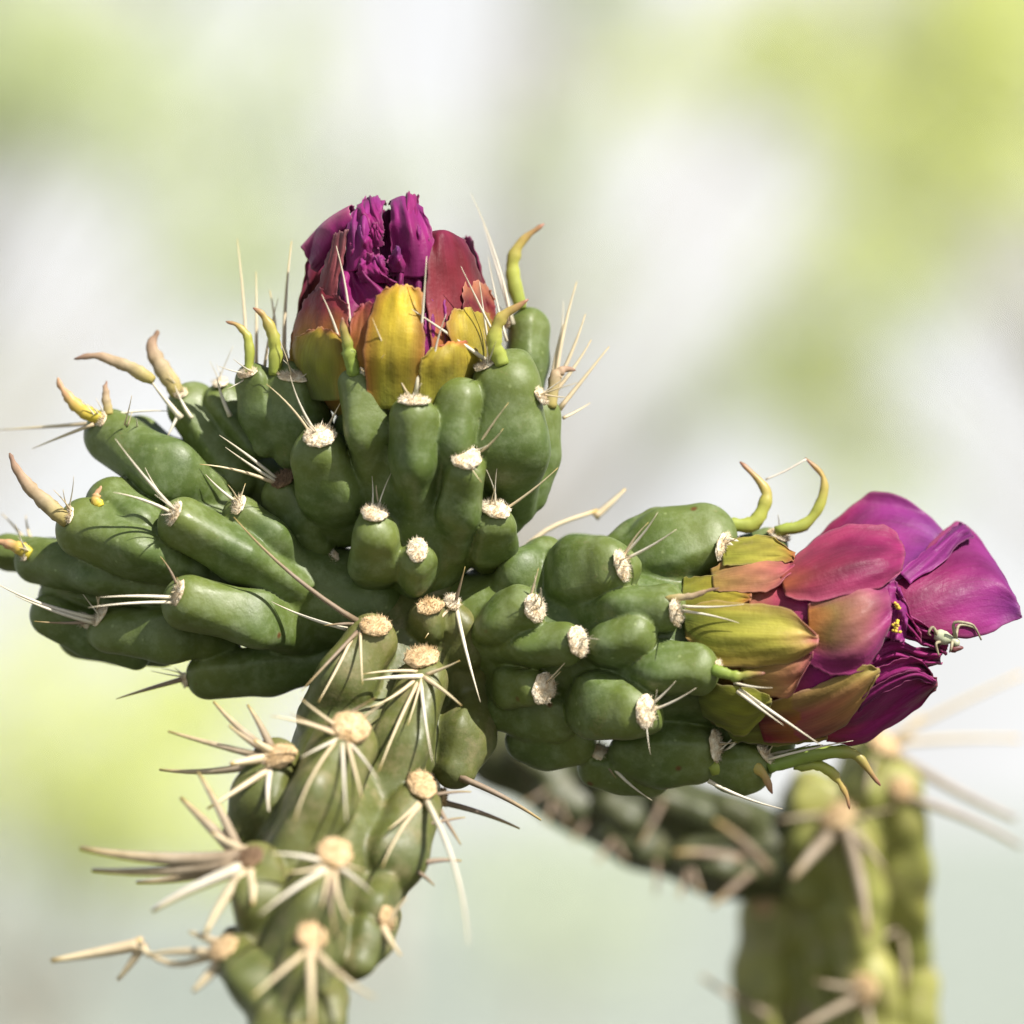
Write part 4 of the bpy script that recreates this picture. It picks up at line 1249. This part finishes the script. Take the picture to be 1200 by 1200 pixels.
for b, t, w, m in [
        ((900, 1020), (838, 962), 14, SP), ((870, 1008), (790, 1000), 14, SP), ((880, 1022), (834, 1062), 13, SP), ((806, 1020), (796, 1052), 9, SP), ((810, 1018), (822, 1048), 8, SP),
        ((718, 985), (700, 1010), 8, SD), ((722, 988), (735, 1010), 7, SD), ((648, 938), (640, 965), 8, SD), ((690, 960), (670, 985), 8, SD), ((655, 940), (668, 968), 6, SD),
        ((776, 940), (750, 990), 8, SD), ((770, 1010), (768, 1048), 7, SD), ((640, 925), (612, 942), 6, SD)]:
    spine(bbr, b, t, w, SD, tipw=0.45)
# loose-looking spines that leave the stem's far side
for b, t, w in [((1040, 872), (1195, 866), 9), ((1036, 870), (1198, 790), 9), ((1042, 868), (1080, 838), 9)]:
    spine(bst, b, t, w, SP, d0=BD + 20, dz=10, tipw=0.5)
trunk_down(back, P(956, 1390, BD), np.array([G1[0], G1[1], -0.03]), 0.0125, 0.026, M_TRUNK_CACTUS, (0.02, 0.02, 0))

# ------------------------------------------------------------------ pale insect on the flower
def z9(x, y, d):
    return P(1060 + x / 10, 700 + y / 10, d)


bug = thing('insect', z9(480, 520, -70).tolist(), 'tiny pale green long-legged insect on the open magenta flower', 'insect')
c = spline(np.array([z9(350, 410, -72), z9(450, 470, -76), z9(560, 500, -78)]), 12)
V, F, al = tube_geo(c, np.interp(np.linspace(0, 1, 12), [0, .2, .6, 1], [2.5, 7.5, 8.5, 4]) * PX, 10)
mk('body', V, F, M_BUG, bug)
c = spline(np.array([z9(540, 480, -78), z9(600, 530, -80), z9(640, 560, -80)]), 10)
V, F, al = tube_geo(c, np.interp(np.linspace(0, 1, 10), [0, .3, .7, 1], [3, 5, 5, 1.5]) * PX, 10)
mk('abdomen', V, F, M_BUG, bug)
c = spline(np.array([z9(540, 630, -80), z9(600, 600, -80), z9(690, 590, -80)]), 8)
V, F, al = tube_geo(c, np.interp(np.linspace(0, 1, 8), [0, .3, .8, 1], [2, 4.5, 3, 1]) * PX, 8)
mk('head', V, F, M_BUG_HEAD, bug)
for pts in [[(600, 480, -80), (580, 300, -92), (760, 310, -92), (830, 360, -90), (900, 500, -86)], [(600, 470, -74), (640, 330, -66), (800, 350, -60), (860, 420, -58)],
            [(400, 470, -78), (330, 350, -84), (280, 420, -86), (310, 450, -78)], [(420, 520, -80), (370, 550, -90), (400, 680, -88)], [(560, 520, -84), (545, 600, -90), (530, 640, -86)],
            [(460, 520, -72), (400, 560, -64), (380, 620, -62)]]:
    c = spline(np.array([z9(*q) for q in pts]), 16)
    V, F, al = tube_geo(c, np.linspace(2.2, 1.1, 16) * PX, 6)
    mk('leg', V, F, M_BUG_LEG, bug)

# thread of silk between two curled leaf tips
c = spline(np.array([P(897, 562, 17), P(920, 552, 18), P(945, 538, 20)]), 10)
V, F, al = tube_geo(c, 1.1 * PX, 6)
o = mk('silk_thread', V, F, M_SILK)
tag(o, 'thin silk thread stretched between two curled leaf tips above the sideways flower', 'thread')

# ------------------------------------------------------------------ background: ground and trees, far out of focus
def ground():
    n = 60
    xs = np.sign(np.linspace(-1, 1, n)) * np.abs(np.linspace(-1, 1, n)) ** 2.5 * 900
    ys = np.linspace(-1, 1, n)
    ys = np.sign(ys) * np.abs(ys) ** 2.5 * 900 + 10
    X, Y = np.meshgrid(xs, ys, indexing='ij')
    Z = 0.03 * np.sin(X * 1.1) * np.sin(Y * 0.9) * np.clip((np.hypot(X, Y) - 3) / 5, 0, 1)
    V = np.stack([X, Y, Z], -1).reshape(-1, 3)
    F = [(i * n + j, (i + 1) * n + j, (i + 1) * n + j + 1, i * n + j + 1) for i in range(n - 1) for j in range(n - 1)]
    t = NT('dry_ground')
    n1 = t.noise(1.2, 4, 0.6)
    c_ = t.mix(t.ramp(n1, [(0.35, 0.0), (0.65, 1.0)]), (0.28, 0.32, 0.30), (0.25, 0.29, 0.22))
    c_ = t.mix(t.ramp(t.noise(40, 5, 0.7), [(0.4, 0.0), (0.7, 0.5)]), c_, (0.38, 0.40, 0.38))
    # dark soil patch added out of view under the cacti to cut bounced light
    ln = t.new('ShaderNodeVectorMath', operation='LENGTH')
    mp = t.new('ShaderNodeMapping')
    mp.inputs['Location'].default_value = (0, -0.7, 0)
    t.link(t.pos(), mp.inputs['Vector'])
    t.link(mp.outputs['Vector'], ln.inputs[0])
    wv = t.new('ShaderNodeMath', operation='MULTIPLY_ADD')
    t.link(n1, wv.inputs[0])
    wv.inputs[1].default_value = 1.5
    t.link(ln.outputs['Value'], wv.inputs[2])
    dv = t.new('ShaderNodeMath', operation='DIVIDE')
    t.link(wv.outputs['Value'], dv.inputs[0])
    dv.inputs[1].default_value = 10.0
    c_ = t.mix(t.ramp(dv.outputs['Value'], [(0.30, 0.0), (0.36, 1.0)]), (0.06, 0.05, 0.035), c_)
    t.link(c_, t.b.inputs['Base Color'])
    t.b.inputs['Roughness'].default_value = 0.95
    t.bump(t.noise(60, 5, 0.7), 0.6, 0.02)
    o = mk('ground', V, F, t.m)
    tag(o, 'pale dry sage-grey ground far behind the cactus', 'ground', None, 'structure')


ground()


def leaf_mat(name, a, b):
    t = NT(name)
    oi = t.new('ShaderNodeAttribute', attribute_name='shade')
    c_ = t.mix(oi.outputs['Fac'], a, b)
    t.link(c_, t.b.inputs['Base Color'])
    t.b.inputs['Roughness'].default_value = 0.5
    tr = t.new('ShaderNodeBsdfTranslucent')
    t.link(c_, tr.inputs['Color'])
    mx = t.new('ShaderNodeMixShader')
    mx.inputs['Fac'].default_value = 0.5
    t.link(t.b.outputs['BSDF'], mx.inputs[1])
    t.link(tr.outputs['BSDF'], mx.inputs[2])
    t.link(mx.outputs['Shader'], t.out.inputs['Surface'])
    return t.m


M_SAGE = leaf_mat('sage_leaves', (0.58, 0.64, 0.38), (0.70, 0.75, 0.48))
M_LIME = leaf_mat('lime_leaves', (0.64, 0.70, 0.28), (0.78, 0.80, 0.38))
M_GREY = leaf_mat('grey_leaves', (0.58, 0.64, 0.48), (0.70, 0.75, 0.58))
M_BARK = simple('bark', (0.34, 0.31, 0.26), (0.46, 0.42, 0.36), 25, 0.9, 0.6, 0.01)


def PW(x, y, dist):
    """photo pixel at a distance in metres"""
    return P(x, y, (dist - DIST) / PX)


def tree(name, label, cat, dist, foot_x, clumps, mat, leaf, dens, group=None):
    s = PX * dist / DIST
    f = PW(foot_x, 600, dist)
    rt = thing(name, (f[0], f[1], 0.0), label, cat, group)
    V, F, sh, cents = [], [], [], []
    base = 0
    for (x, y, r, k) in clumps:
        dj = dist + rng.uniform(-1, 1) * r * s * 1.5
        c = PW(x, y, dj)
        cents.append(c)
        R = r * s
        cnt = int(dens * k * math.pi * R * R / (leaf * leaf * 0.5))
        p = rng.normal(0, 1, (cnt, 3))
        p = p / np.linalg.norm(p, axis=1)[:, None] * (rng.uniform(0, 1, cnt) ** 0.45)[:, None] * R * np.array([1, 1, 0.85]) * rng.uniform(0.75, 1.2, (cnt, 1))
        p += c
        dirs = rng.normal(0, 1, (cnt, 3))
        dirs /= np.linalg.norm(dirs, axis=1)[:, None]
        sd = np.cross(dirs, rng.normal(0, 1, (cnt, 3)))
        sd /= np.linalg.norm(sd, axis=1)[:, None]
        L = leaf * rng.uniform(0.7, 1.3, (cnt, 1))
        q = np.stack([p, p + dirs * L * 0.5 + sd * L * 0.3, p + dirs * L, p + dirs * L * 0.5 - sd * L * 0.3], 1).reshape(-1, 3)
        V.append(q)
        F.append((base + np.arange(cnt * 4)).reshape(-1, 4))
        sh.append(np.repeat(rng.uniform(0, 1, cnt), 4))
        base += cnt * 4
    V = np.vstack(V)
    V[:, 2] = np.maximum(V[:, 2], 0.02)
    mk('crown', V, np.vstack(F), mat, rt, smooth=False, attrs={'shade': np.concatenate(sh)})
    # trunk and a limb to every clump
    low = min(c[2] for c in cents)
    mid = np.mean(cents, axis=0)
    fork = np.array([f[0] * 0.7 + mid[0] * 0.3, f[1], max(0.25, low * 0.6)])
    TV, TF = [], []
    b0 = 0
    thick = 0.02 + 0.012 * max(c[2] for c in cents)

    def addt(pts, r):
        nonlocal b0
        v, fc, _ = tube_geo(spline(np.array(pts), 8), r, 7)
        TV.append(v)
        TF.extend([tuple(i + b0 for i in g) for g in fc])
        b0 += len(v)
    addt([(f[0], f[1], -0.05), (f[0] * .9 + fork[0] * .1, f[1] + .02, fork[2] * .5), fork], np.linspace(thick, thick * .7, 8))
    for c in cents:
        addt([fork, fork * .5 + c * .5 + np.array([0, 0, .12 * (c[2] - fork[2])]), c], np.linspace(thick * .22, thick * .06, 8))
    mk('trunk', np.vstack(TV), TF, M_BARK, rt)
    return rt


def more(cl, n, x0, x1, y0, y1, r0, r1, k, avoid=()):
    """fills a stretch of crown with further clumps, keeping the sky gaps open"""
    out = list(cl)
    tries = 0
    while n > 0 and tries < 4000:
        tries += 1
        x, y, r = rng.uniform(x0, x1), rng.uniform(y0, y1), rng.uniform(r0, r1)
        if any(math.hypot((x - a) / c, (y - b) / d) < 1 for a, b, c, d in avoid):
            continue
        out.append((x, y, r, k * rng.uniform(0.6, 1.2)))
        n -= 1
    return out


tree('tree', 'sage-green tree blurred behind the drooping side joint', 'tree', 13.0, -330,
     more([(50, 60, 130, 1.5), (20, 150, 90, 1.2), (150, 170, 110, .9), (290, 190, 90, .9), (330, 310, 70, .7), (200, 300, 70, .7), (340, 60, 60, .8), (20, 460, 60, .4)], 46, -500, 420, -400, 560, 60, 120, .8,
          [(60, 290, 150, 150), (500, 60, 170, 170), (240, 70, 70, 80), (100, 520, 160, 110)]), M_SAGE, 0.055, 1.9)
tree('tree', 'lime-green tree blurred above the sideways flower', 'tree', 12.0, 1620,
     more([(1120, 80, 130, 1.2), (1180, 200, 100, 1.2), (1190, 60, 120, 1.2), (900, 50, 100, 1), (1010, 150, 70, .8), (980, 300, 90, .8), (960, 420, 90, .8), (1060, 250, 70, .7)], 52, 650, 1700, -400, 560, 60, 120, .8,
          [(815, 250, 170, 130), (600, 60, 110, 200), (1150, 440, 130, 120), (760, 480, 170, 120)]), M_LIME, 0.055, 1.7)
tree('shrub', 'lime-green shrub blurred low beside the old spiny stem', 'shrub', 11.0, 60,
     more([(40, 830, 120, 1), (170, 880, 110, 1), (270, 850, 80, .9), (60, 950, 100, .9), (200, 960, 80, .8), (60, 720, 90, .6)], 18, -420, 330, 700, 1120, 70, 120, .9, [(250, 1130, 150, 120)]), M_LIME, 0.05, 1.7)
tree('shrub', 'pale grey-green shrub blurred between the two cactus stems', 'shrub', 16.0, 640,
     [(640, 1000, 90, .7), (740, 1020, 80, .6), (560, 1020, 80, .6), (620, 1090, 90, .7), (720, 1100, 90, .7)], M_GREY, 0.06, 2.0)
tree('tree', 'pale hazy green tree blurred far behind the upright flower', 'tree', 24.0, 430,
     more([(640, 150, 90, .8), (430, 240, 80, .8), (900, 400, 90, .8), (1050, 560, 90, .7)], 75, 150, 1300, -350, 640, 50, 90, .75,
          [(500, 50, 150, 140), (815, 240, 135, 110), (1150, 430, 110, 100), (690, 520, 120, 120), (60, 290, 140, 130)]), M_GREY, 0.09, 1.5)
